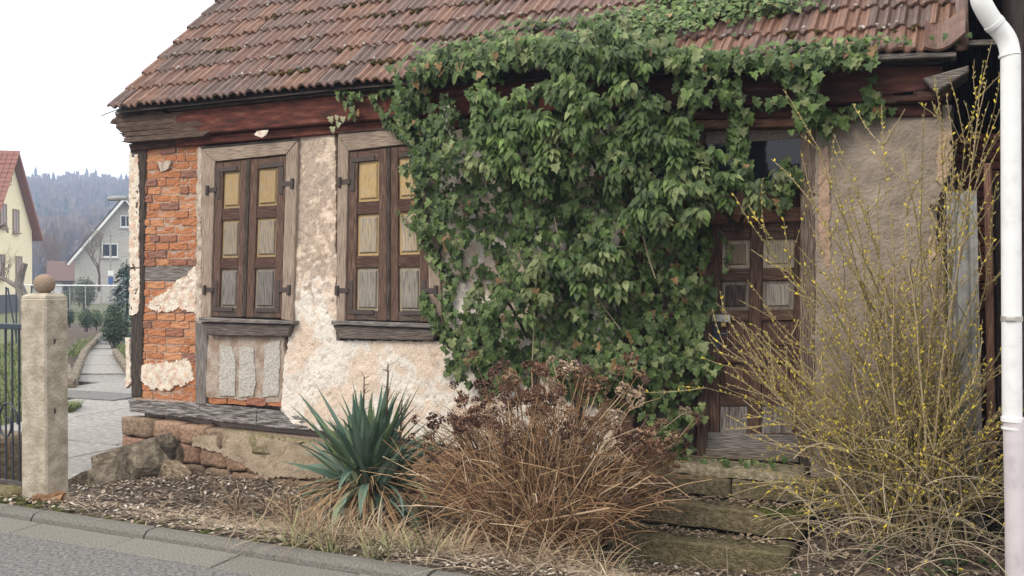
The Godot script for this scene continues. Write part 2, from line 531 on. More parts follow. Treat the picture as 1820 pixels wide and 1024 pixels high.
# ---------------------------------------------------------------- ground and road
func gh(x: float, z: float) -> float:
	var h := lerpf(-0.3, 0.035, ss(1.2, 2.55, z))
	h += 0.13 * exp(-(pow(x - 1.3, 2) / 0.9 + pow(z - 1.0, 2) / 0.5))
	h += 0.05 * exp(-(pow(x - 4.8, 2) / 1.2 + pow(z - 1.5, 2) / 0.4))
	# banked up along the wall right of the steps
	h = lerpf(h, lerpf(-0.02, -0.27, ss(0.15, 1.7, z)), ss(6.42, 6.75, x) * ss(2.2, 1.2, z))
	h = lerpf(h, -0.47, ss(0.4, -0.15, x) * ss(2.0, 1.55, z))
	h += N.get_noise_2d(x * 2.2, z * 2.2) * 0.025 * ss(2.62, 2.3, z)
	return h

func ground_and_road() -> void:
	var g := Geo.new()
	var c := 0.05
	var x0 := -3.0
	var z0 := -0.12
	var nx := int(14.0 / c)
	var nz := int(2.72 / c) + 1
	var hs := []
	for j in nz:
		for i in nx:
			var x := x0 + i * c
			var z := minf(z0 + j * c, 2.595)
			hs.append(Vector3(x, gh(x, z) + N.get_noise_2d(x * 14, z * 14) * 0.012 * ss(2.6, 2.4, z), z))
	for j in nz - 1:
		for i in nx - 1:
			var q := [hs[j * nx + i], hs[j * nx + i + 1], hs[(j + 1) * nx + i + 1], hs[(j + 1) * nx + i]]
			var nn: Vector3 = (q[2] - q[0]).cross(q[1] - q[3]).normalized()
			if nn.y < 0: nn = -nn
			g.tri(q[0], q[1], q[2], nn, nn, nn)
			g.tri(q[0], q[2], q[3], nn, nn, nn)
	tag(put("soil_bed", g.done(), M.soil), "bare brown soil bed between the old house and the kerb", "", "", "structure")
	# the wide country: one sheet to the horizon, lower than the yard
	var w := Geo.new()
	w.face([Vector3(-1500, -0.5, -1500), Vector3(1500, -0.5, -1500), Vector3(1500, -0.5, 1500), Vector3(-1500, -0.5, 1500)], Vector3.UP)
	tag(put("ground", w.done(), M.meadow), "flat grassy ground of the village behind the houses", "", "", "structure")
	# road
	var r := Geo.new()
	r.face([Vector3(-60, -0.004, 2.95), Vector3(60, -0.004, 2.95), Vector3(60, -0.004, 9.5), Vector3(-60, -0.004, 9.5)], Vector3.UP)
	r.face([Vector3(-60, -0.004, 2.95), Vector3(60, -0.004, 2.95), Vector3(60, -0.6, 2.95), Vector3(-60, -0.6, 2.95)], Vector3.FORWARD)
	tag(put("road", r.done(), M.asphalt), "grey asphalt road in front of the old house", "", "", "structure")
	var kerb := Node3D.new()
	kerb.name = "kerb"
	add_child(kerb)
	tag(kerb, "grey concrete kerb with rounded edge along the road", "", "", "structure")
	var x := -8.0
	while x < 14.0:
		var l := 0.99
		var k := Geo.new()
		var prof := [Vector2(2.59, -0.3), Vector2(2.59, 0.045), Vector2(2.6, 0.05), Vector2(2.665, 0.05), Vector2(2.69, 0.042), Vector2(2.706, 0.025), Vector2(2.714, 0.0), Vector2(2.72, -0.3)]
		for i in prof.size() - 1:
			var a: Vector2 = prof[i]
			var b: Vector2 = prof[i + 1]
			k.face([Vector3(0, a.y, a.x), Vector3(l, a.y, a.x), Vector3(l, b.y, b.x), Vector3(0, b.y, b.x)], Vector3(0, b.x - a.x, a.y - b.y))
		for e in [0.0, l]:
			k.face([Vector3(e, -0.3, 2.59), Vector3(e, 0.045, 2.59), Vector3(e, 0.05, 2.665), Vector3(e, 0.025, 2.706), Vector3(e, -0.3, 2.72)], Vector3(e - 0.1, 0, 0))
		put("kerb_stone", k.done(), M.kerb, kerb, Transform3D(Basis(Vector3.UP, rf(-0.002, 0.002)), Vector3(x, rf(-0.006, 0.004), rf(-0.003, 0.003))))
		x += 1.0
	var gut := Node3D.new()
	gut.name = "gutter"
	add_child(gut)
	tag(gut, "row of pale concrete gutter slabs between kerb and asphalt", "", "", "structure")
	x = -8.2
	while x < 14.0:
		put("gutter_slab", box_mesh(Vector3(0.815, 0.1, 0.235), 0.006), tinted(M.kerb, Color.WHITE * rf(1.08, 1.35)), gut, Transform3D(Basis(Vector3.RIGHT, 0.03), Vector3(x, -0.045 + rf(-0.003, 0.003), 2.842)))
		x += 0.825
	# yard beside the house: poured concrete fields, joints between them
	var yard := Node3D.new()
	yard.name = "yard"
	add_child(yard)
	tag(yard, "cracked pale concrete yard left of the old house", "", "", "structure")
	var zs := [1.75, 0.35, -0.95, -2.3, -3.9, -5.6, -7.3]
	var lefts := [-6.0, -4.8, -3.9, -5.2, -6.8, -8.4]
	for i in zs.size() - 1:
		var xr := 0.22 if i < 2 else -0.02
		var nn := 4 if i < 2 else 3
		var cuts := []
		for j in nn + 1: cuts.append(lerpf(xr, lefts[i], float(j) / nn) + (rf(-0.2, 0.2) if j > 0 and j < nn else 0.0))
		for j in nn:
			put("concrete_slab", box_mesh(Vector3(cuts[j] - cuts[j + 1] - 0.014, 0.16, zs[i] - zs[i + 1] - 0.016), 0.012), tinted(M.concrete, Color.WHITE * rf(0.85, 1.1)), yard, Transform3D(Basis(Vector3(rf(-1, 1), 0, rf(-1, 1)).normalized(), 0.004), Vector3((cuts[j] + cuts[j + 1]) / 2, -0.42 + rf(-0.008, 0.008), (zs[i] + zs[i + 1]) / 2)))
	put("cover_plate", box_mesh(Vector3(1.7, 0.03, 0.75), 0.006), tinted(M.concrete, Color(0.55, 0.55, 0.56)), yard, Transform3D(Basis(Vector3.UP, 0.06), Vector3(-5.28, -0.325, -3.997)))
	var path := Node3D.new()
	path.name = "garden_path"
	add_child(path)
	tag(path, "pale concrete garden path running back between the beds", "", "", "structure")
	var pl := [Vector3(-8.359, -0.36, -6.339), Vector3(-10.7, -0.36, -8.41), Vector3(-12.651, -0.36, -10.144), Vector3(-14.554, -0.36, -11.835), Vector3(-16.344, -0.36, -13.568)]
	var pr := [Vector3(-7.517, -0.36, -6.731), Vector3(-9.931, -0.36, -8.769), Vector3(-11.98, -0.36, -10.457), Vector3(-13.977, -0.36, -12.105), Vector3(-15.935, -0.36, -13.759)]
	for i in 4:
		var a: Vector3 = pl[i]; var b: Vector3 = pr[i]; var d: Vector3 = pr[i + 1]; var e: Vector3 = pl[i + 1]
		for k in 3:
			var f0 := k / 3.0 + 0.004
			var f1 := (k + 1) / 3.0
			var s := Geo.new()
			var q := [a.lerp(e, f0), b.lerp(d, f0), b.lerp(d, f1), a.lerp(e, f1)]
			var up := Vector3(0, 0.04 + rf(-0.008, 0.008), 0)
			s.face([q[0] + up, q[1] + up, q[2] + up, q[3] + up], Vector3.UP)
			for m in 4: s.face([q[m] + up, q[(m + 1) % 4] + up, q[(m + 1) % 4] - up * 4, q[m] - up * 4], (q[m] + q[(m + 1) % 4]) - (q[(m + 2) % 4] + q[(m + 3) % 4]))
			put("path_slab", s.done(), M.concrete, path)

# ---------------------------------------------------------------- the house
var H: Node3D

func rel_rough(x: float, y: float) -> float:
	var crack := N.get_noise_2d(x * 1.7 + 60, y * 2.3 + N.get_noise_2d(x * 9, y * 9) * 0.25)
	return N.get_noise_2d(x * 2.6, y * 2.6) * 0.014 - 0.009 * ss(0.03, 0.0, absf(crack)) + lerpf(0.38, 1.0, ss(1.0, 1.5, y)) * (N.get_noise_2d(x * 9.0, y * 11.0 + 40) * 0.009 + N.get_noise_2d(x * 27.0 + y * 9, y * 30.0 + 7) * 0.004)

func rel_soft(x: float, y: float) -> float:
	var crack := N.get_noise_2d(x * 1.1 + 20, y * 1.3 + N.get_noise_2d(x * 7, y * 7) * 0.2)
	return N.get_noise_2d(x * 2.0, y * 2.0 + 3) * 0.012 + N.get_noise_2d(x * 8.0, y * 8.0) * 0.005 + N.get_noise_2d(x * 24.0, y * 24.0) * 0.0022 - 0.007 * ss(0.025, 0.0, absf(crack))

func col_wall(x: float, y: float) -> Color:
	var a := N.get_noise_2d(x * 1.7 + 3, y * 1.7)
	var b := N.get_noise_2d(x * 7.0, y * 7.0 + 5)
	var d := N.get_noise_2d(x * 23.0, y * 23.0 + 15)
	var peach := Color(0.72, 0.595, 0.485)
	var pale := Color(0.79, 0.735, 0.665)
	var clay := Color(0.43, 0.34, 0.27)
	var c := peach.lerp(pale, ss(-0.12, 0.06, a + b * 0.5 + d * 0.1 + 0.1 * ss(1.2, 0.8, y) + 0.12 * ss(2.3, 1.5, x)))
	# bare clay where the outer coat is gone: the pier between the windows and a few spots elsewhere
	var pier := ss(1.35, 1.75, y + b * 0.5) * ss(3.4, 3.2, x)
	c = c.lerp(clay, ss(0.05, 0.2, (pier - 0.68) + a * 0.6 + b * 0.55 + d * 0.35) * 0.9)
	c = c.lerp(Color(0.4, 0.29, 0.21), ss(0.4, 0.5, b + d * 0.5 - 0.1 * pier) * 0.5)
	return c

func col_white(x: float, y: float) -> Color:
	var b := N.get_noise_2d(x * 9.0, y * 9.0 + 50)
	return Color(0.76, 0.68, 0.58).lerp(Color(0.66, 0.48, 0.37), ss(0.0, 0.3, b))

func col_strip(x: float, y: float) -> Color:
	var b := N.get_noise_2d(x * 12.0, y * 6.0 + 50)
	return Color(0.56, 0.48, 0.4).lerp(Color(0.38, 0.3, 0.24), ss(-0.1, 0.3, b))

func col_plain(_x: float, _y: float) -> Color:
	return Color.WHITE

func bricks(q: Array, rows: int) -> void:
	for r in rows:
		var v := (r + 0.5) / rows
		var a := inq(q, 0, v)
		var b := inq(q, 1, v)
		var hgt := (inq(q, 0.5, 0).y - inq(q, 0.5, 1).y) / rows
		var x := a.x - (0.0 if r % 2 == 0 else rf(0.04, 0.1))
		while x < b.x - 0.02:
			var l: float = [0.115, 0.235, 0.24, 0.23, 0.175][R.randi() % 5]
			var xa := maxf(x, a.x)
			var xb := minf(x + l, b.x)
			if xb - xa > 0.03:
				var t := (xa + xb) * 0.5
				var y := lerpf(a.y, b.y, (t - a.x) / (b.x - a.x))
				var k := R.randi() % brick_meshes.size()
				var worn := R.randf() < 0.16
				var mt: Material = M.brick[3 + R.randi() % 2] if worn else M.brick[R.randi() % 3]
				put("brick", brick_meshes[k], mt, H, Transform3D(Basis(Vector3.BACK, rf(-0.02, 0.02)) * Basis.from_scale(Vector3((xb - xa - 0.011) / 0.22, (hgt - 0.012) / 0.066, 1)), Vector3(t, y + rf(-0.002, 0.002), -0.052 + (0.006 if worn else rf(-0.01, 0.004)))))
			x += l + 0.005

var brick_meshes := []

func house() -> void:
	H = thing("half_timbered_house", "old derelict half-timbered house with crumbling plaster, bare orange bricks and red tiled roof", "house", Vector3.ZERO)
	for i in 7: brick_meshes.append(stone(Vector3(0.22, 0.066, 0.1), 5 if i < 5 else 3, 0.04, 0.012, 27.0, i * 7.3, false))
	# the body behind the face: thick walls, with the opening of the door left free, a dark room behind
	var g := Geo.new()
	var dx0: float = 5.2
	var dx1: float = 6.494
	g.box(Vector3(dx0 / 2, 1.3, -0.22), Vector3(dx0, 3.4, 0.2), 0.01)
	g.box(Vector3((dx1 + 7.46) / 2, 1.2, -0.22), Vector3(7.46 - dx1, 3.2, 0.2), 0.01)
	g.box(Vector3((dx0 + dx1) / 2, 2.8, -0.22), Vector3(dx1 - dx0 - 0.004, 0.36, 0.2), 0.01)
	g.box(Vector3(0.1, 1.3, -2.6), Vector3(0.2, 3.4, 4.55), 0.01)
	g.box(Vector3(7.36, 1.2, -2.6), Vector3(0.2, 3.2, 4.55), 0.01)
	g.box(Vector3(3.73, 1.3, -4.95), Vector3(7.5, 3.4, 0.2), 0.01)
	g.box(Vector3(3.73, 0.2, -2.5), Vector3(7.1, 0.1, 4.4), 0.01)
	put("masonry", g.done(), M.mortar, H)
	# mortar bed behind the bare bricks
	put("mortar_bed", slab_mesh([Vector2(0.014, 2.951), Vector2(0.928, 2.917), Vector2(0.873, 0.352), Vector2(-0.024, 0.358)], -0.11, -0.013, 0.004), tinted(M.mortar, Color(1.25, 1.1, 1.02)), H)
	bricks([Vector2(0.092, 2.92), Vector2(0.892, 2.894), Vector2(0.836, 1.721), Vector2(0.054, 1.719)], 15)
	bricks([Vector2(0.061, 1.572), Vector2(0.85, 1.573), Vector2(0.823, 0.392), Vector2(0.078, 0.39)], 15)
	# timber frame
	var cp := [Vector2(-0.041, 2.925), Vector2(0.182, 2.912), Vector2(0.107, 0.405), Vector2(-0.04, 0.397)]
	put("corner_post", slab_mesh(cp, -0.13, 0.012, 0.012), M.wood_dark, H)
	put("rail", slab_mesh([Vector2(0.039, 1.719), Vector2(0.851, 1.726), Vector2(0.807, 1.567), Vector2(0.038, 1.577)], -0.1, -0.004, 0.008, Vector3.RIGHT), M.wood_grey, H)
	put("stud", slab_mesh([Vector2(0.812, 1.172), Vector2(0.984, 1.175), Vector2(0.945, 0.377), Vector2(0.816, 0.369)], -0.1, 0.008, 0.008), M.wood_grey, H)
	put("stud", slab_mesh([Vector2(3.457, 0.748), Vector2(3.606, 0.754), Vector2(3.534, 0.415), Vector2(3.446, 0.409)], -0.1, 0.004, 0.01), M.wood_grey, H)
	for w in [[Vector2(-0.044, 2.856), Vector2(0.087, 2.849), Vector2(0.09, 2.024), Vector2(0.096, 1.719), Vector2(-0.043, 1.708)], [Vector2(-0.043, 1.697), Vector2(0.096, 1.696), Vector2(0.095, 1.402), Vector2(0.063, 1.243), Vector2(-0.046, 1.23)], [Vector2(-0.101, 1), Vector2(-0.047, 0.99), Vector2(-0.026, 0.547), Vector2(-0.089, 0.486)]]:
		put("plaster_scrap", sheet(w, [], 0.022, 0.05, 0.014, 0.028, rel_rough, col_white), M.plaster, H)
	# sill beam: split and weathered, made of three broken lengths
	for b in [[Vector2(-0.076, 0.368), Vector2(0.873, 0.382), Vector2(0.844, 0.238), Vector2(-0.054, 0.243)], [Vector2(0.877, 0.382), Vector2(1.565, 0.374), Vector2(1.565, 0.215), Vector2(0.851, 0.238)], [Vector2(1.569, 0.374), Vector2(2.17, 0.343), Vector2(2.201, 0.212), Vector2(1.569, 0.215)]]:
		put("sill_beam", sheet(b, [], 0.004, 0.12, 0.0125, 0.014, func(x, y): return N.get_noise_2d(x * 3, y * 42) * 0.022 + N.get_noise_2d(x * 9, y * 90) * 0.008, col_plain), M.wood_beam, H)
	# foundation of sandstone blocks
	var foot := -0.42
	var xx := -0.1
	for row in 3:
		xx = -0.13 + rf(-0.03, 0.04)
		while xx < 4.6:
			var l := rf(0.2, 0.46)
			var top := lerpf(0.195, 0.135, clampf(xx / 1.7, 0, 1)) - row * 0.19
			var s := stone(Vector3(l - 0.012, 0.178, 0.2), 5, 0.16, 0.02, 6.0, rf(0, 90))
			put("sandstone_block", s, M.sandstone[3 if row < 1 and xx > 1.2 and xx < 2.2 else R.randi() % 3], H, Transform3D(Basis(Vector3.BACK, rf(-0.03, 0.03)), Vector3(xx + l / 2, top - 0.09, -0.034 + rf(-0.015, 0.015))))
			xx += l
	put("foundation_bed", slab_mesh([Vector2(-0.1, 0.16), Vector2(6.0, 0.12), Vector2(6.0, foot), Vector2(-0.1, foot)], -0.2, 0.0, 0.01), tinted(M.mortar, Color(0.6, 0.55, 0.5)), H)
	put("foundation_render", sheet([Vector2(0.869, 0.061), Vector2(1.221, 0.14), Vector2(1.527, 0.14), Vector2(2.05, 0.111), Vector2(2.903, 0.1), Vector2(2.903, -0.146), Vector2(1.725, -0.253), Vector2(1.459, -0.15), Vector2(1.116, -0.04), Vector2(0.833, -0.018)], [], 0.082, 0.08, 0.016, 0.05, rel_rough, func(x, y): return Color(0.42, 0.34, 0.25).lerp(Color(0.33, 0.265, 0.185), ss(-0.1, 0.3, N.get_noise_2d(x * 5, y * 7)))), M.plaster, H)
	# plaster coats
	var w2 := [Vector2(2.478, 2.909), Vector2(3.493, 2.908), Vector2(3.579, 1.069), Vector2(2.491, 1.038)]
	var big := [Vector2(2.034, 2.917), Vector2(3.315, 2.853), Vector2(5.253, 2.82), Vector2(5.256, 0.14), Vector2(4.67, 0.135), Vector2(3.084, 0.224), Vector2(2.241, 0.22), Vector2(1.987, 0.265), Vector2(1.858, 0.382), Vector2(1.878, 0.582), Vector2(1.905, 0.844), Vector2(1.951, 1.054), Vector2(1.996, 1.185)]
	put("wall_plaster", sheet(big, [w2], 0.012, 0.06, 0.0145, 0.03, rel_rough, col_wall), M.plaster, H)
	put("wall_plaster", sheet([Vector2(1.995, 2.941), Vector2(2.526, 2.905), Vector2(2.526, 2.583), Vector2(2.033, 2.608)], [w2], 0.004, 0.06, 0.0145, 0.02, rel_rough, col_wall), M.plaster, H)
	put("plaster_strip", sheet([Vector2(0.863, 2.874), Vector2(0.941, 2.869), Vector2(0.91, 2.119), Vector2(0.912, 1.163), Vector2(0.819, 1.177), Vector2(0.851, 1.737)], [], 0.02, 0.06, 0.014, 0.03, rel_rough, col_strip), M.plaster, H)
	put("plaster_patch", sheet([Vector2(0.183, 1.312), Vector2(0.335, 1.426), Vector2(0.47, 1.494), Vector2(0.632, 1.583), Vector2(0.8, 1.693), Vector2(0.936, 1.736), Vector2(0.934, 1.18), Vector2(0.848, 1.178), Vector2(0.805, 1.265), Vector2(0.602, 1.317), Vector2(0.469, 1.265), Vector2(0.349, 1.258)], [], 0.012, 0.05, 0.0115, 0.065, rel_rough, col_white), M.plaster, H)
	put("plaster_patch", sheet([Vector2(0.056, 0.719), Vector2(0.466, 0.757), Vector2(0.599, 0.796), Vector2(0.731, 0.801), Vector2(0.788, 0.605), Vector2(0.627, 0.553), Vector2(0.48, 0.501), Vector2(0.254, 0.49), Vector2(0.102, 0.573)], [], 0.012, 0.05, 0.0115, 0.065, rel_rough, col_white), M.plaster, H)
	put("plaster_scrap", sheet([Vector2(0.327, 2.76), Vector2(0.521, 2.761), Vector2(0.491, 2.685), Vector2(0.386, 2.656)], [], 0.02, 0.04, 0.012, 0.01, rel_soft, col_strip), M.plaster, H)
	# the filled panel under the left window: brown mortar and three strips of grey cement
	put("mortar_panel", sheet([Vector2(0.962, 1.055), Vector2(1.893, 1.068), Vector2(1.898, 0.844), Vector2(1.858, 0.445), Vector2(0.945, 0.448)], [], 0.0, 0.08, 0.0145, 0.02, rel_soft, func(x, y): return Color(0.44, 0.37, 0.31).lerp(Color(0.34, 0.25, 0.19), ss(-0.1, 0.25, N.get_noise_2d(x * 6, y * 4)))), M.plaster, H)
	for p in [[Vector2(1.126, 0.968), Vector2(1.265, 0.95), Vector2(1.319, 0.823), Vector2(1.311, 0.48), Vector2(1.117, 0.469)], [Vector2(1.368, 0.959), Vector2(1.537, 0.948), Vector2(1.563, 0.62), Vector2(1.522, 0.48), Vector2(1.359, 0.482)], [Vector2(1.671, 0.984), Vector2(1.848, 1.021), Vector2(1.848, 0.843), Vector2(1.827, 0.502), Vector2(1.656, 0.493)]]:
		put("cement_strip", sheet(p, [], 0.011, 0.04, 0.014, 0.02, rel_soft, col_plain), M.cement, H)
	bricks([Vector2(0.973, 0.46), Vector2(1.891, 0.489), Vector2(1.845, 0.402), Vector2(0.959, 0.383)], 1)
	# wall right of the door
	put("wall_render", sheet([Vector2(6.596, 2.76), Vector2(7.014, 2.748), Vector2(7.471, 2.759), Vector2(7.487, 2.336), Vector2(7.453, 2.262), Vector2(7.412, 2.169), Vector2(7.399, 2.037), Vector2(7.385, 1.923), Vector2(7.428, 1.695), Vector2(7.45, 1.202), Vector2(7.469, 0.14), Vector2(6.574, 0.052)], [], 0.014, 0.1, 0.016, 0.03, rel_soft, col_plain), M.render_wall, H)
	put("plaster_scrap", sheet([Vector2(7.41, 2.579), Vector2(7.478, 2.59), Vector2(7.473, 2.334), Vector2(7.432, 2.223), Vector2(7.391, 2.263), Vector2(7.384, 2.377)], [], 0.035, 0.04, 0.012, 0.03, rel_rough, func(_x, _y): return Color(0.5, 0.38, 0.27)), M.plaster, H)
	put("plaster_scrap", sheet([Vector2(7.337, 1.885), Vector2(7.379, 1.892), Vector2(7.393, 1.771), Vector2(7.345, 1.695)], [], 0.034, 0.04, 0.012, 0.02, rel_rough, func(_x, _y): return Color(0.6, 0.45, 0.33)), M.plaster, H)
	put("plaster_scrap", sheet([Vector2(6.626, 2.496), Vector2(6.683, 2.524), Vector2(6.707, 2.214), Vector2(6.7, 1.897), Vector2(6.716, 1.699), Vector2(6.671, 1.676), Vector2(6.632, 1.899)], [], 0.026, 0.02, 0.0125, 0.03, rel_rough, func(_x, _y): return Color(0.44, 0.31, 0.23)), M.plaster, H)
	put("corner_post", slab_mesh([Vector2(7.382, 2.751), Vector2(7.492, 2.75), Vector2(7.51, 0.069), Vector2(7.414, 0.059)], -0.12, 0.0, 0.012), M.wood_dark, H)
	# timber above: lower board, fascia board, soffit, following the sag of the eaves
	var segs := 14
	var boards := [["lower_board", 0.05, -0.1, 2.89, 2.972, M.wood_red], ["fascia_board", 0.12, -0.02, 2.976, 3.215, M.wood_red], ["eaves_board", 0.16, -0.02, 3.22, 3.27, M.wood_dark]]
	for b in boards:
		for s in 3:
			var gg := Geo.new()
			gg.off = Vector2(rf(0, 9), rf(0, 9))
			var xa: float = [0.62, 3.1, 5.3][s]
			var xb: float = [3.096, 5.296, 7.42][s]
			for i in segs:
				var x0 := lerpf(xa, xb, float(i) / segs)
				var x1 := lerpf(xa, xb, float(i + 1) / segs)
				for e in [[[b[4], b[2]], [b[4], b[1] - 0.006], Vector3.UP], [[b[4], b[1] - 0.006], [b[4] - 0.008, b[1]], Vector3(0, 1, 1)], [[b[4] - 0.008, b[1]], [b[3] + 0.01, b[1]], Vector3.BACK], [[b[3] + 0.01, b[1]], [b[3], b[1] - 0.01], Vector3(0, -1, 1)], [[b[3], b[1] - 0.01], [b[3], b[2]], Vector3.DOWN]]:
					gg.face([Vector3(x0, e[0][0] + sag(x0), e[0][1]), Vector3(x1, e[0][0] + sag(x1), e[0][1]), Vector3(x1, e[1][0] + sag(x1), e[1][1]), Vector3(x0, e[1][0] + sag(x0), e[1][1])], e[2], Vector3.RIGHT)
			for e in [xa, xb]: gg.face([Vector3(e, b[3] + sag(e), b[2]), Vector3(e, b[4] + sag(e), b[2]), Vector3(e, b[4] + sag(e), b[1] - 0.008), Vector3(e, b[3] + sag(e), b[1] - 0.008)], Vector3(e - 2, 0, 0))
			put(b[0], gg.done(), b[5] if s < 2 else tinted(b[5], Color(0.5, 0.55, 0.6)), H)  # right-hand lengths tinted darker: the shadow under the eaves put into the colour
	# weathered left end of the fascia: splintered grey layers of unequal length
	for k in 6:
		var y0 := 2.955 + k * 0.05
		var e: float = -0.13 + [0.13, 0.07, 0.04, 0.02, -0.04, 0.03][k] + rf(-0.02, 0.02)
		var r: float = 0.63 + [0.5, 0.25, 0.36, 0.1, 0.2, -0.1][k] + rf(-0.05, 0.05)
		var q := [Vector2(e + rf(-0.03, 0.03), y0 + 0.051), Vector2(r, y0 + 0.05), Vector2(r + rf(-0.12, 0.12), y0), Vector2(e + rf(-0.04, 0.05), y0 + rf(0.0, 0.015))]
		put("splintered_board", slab_mesh(q, -0.05, 0.122 + rf(0, 0.004), 0.001, Vector3.RIGHT), [tinted(M.wood_grey, Color(0.62, 0.48, 0.4)), tinted(M.wood_grey, Color(0.55, 0.4, 0.33)), tinted(M.wood_grey, Color(0.5, 0.36, 0.29))][k % 3] if k < 5 else tinted(M.wood_dark, Color(1.2, 0.9, 0.8)), H)
		for s in 2:
			var yy := y0 + rf(0.005, 0.04)
			put("splinter", slab_mesh([Vector2(e - rf(0.03, 0.1), yy + 0.004), Vector2(e + 0.1, yy + 0.014), Vector2(e + 0.1, yy), Vector2(e - rf(0.02, 0.06), yy)], 0.0, rf(0.03, 0.08), 0.002, Vector3.RIGHT), M.wood_dark, H)
	put("lower_board", slab_mesh([Vector2(-0.03, 2.955), Vector2(0.618, 2.965), Vector2(0.618, 2.9), Vector2(0.0, 2.885)], -0.1, 0.04, 0.006, Vector3.RIGHT), tinted(M.wood_dark, Color(1.0, 0.7, 0.6)), H)
	put("paper_scrap", sheet([Vector2(1.66, 2.924), Vector2(1.7, 2.957), Vector2(1.83, 2.959), Vector2(1.804, 2.914), Vector2(1.752, 2.892)], [], 0.135, 0.008, 0.012, 0.003, rel_soft, col_white), M.plaster, H)
	# weathered beam head at the right
	put("beam_head", slab_mesh([Vector2(7.302, 2.916), Vector2(7.574, 2.975), Vector2(7.574, 2.935), Vector2(7.383, 2.813)], -0.1, 0.22, 0.01, Vector3.RIGHT), M.wood_grey, H)
	put("beam_head", slab_mesh([Vector2(7.019, 2.854), Vector2(7.47, 2.876), Vector2(7.47, 2.801), Vector2(7.02, 2.785)], -0.1, 0.12, 0.01, Vector3.RIGHT), M.wood_brown, H)
	put("eaves_lath", slab_mesh([Vector2(7.027, 3.098), Vector2(7.501, 3.064), Vector2(7.501, 3.035), Vector2(7.027, 3.06)], 0.1, 0.24, 0.004, Vector3.RIGHT), M.wood_grey, H)

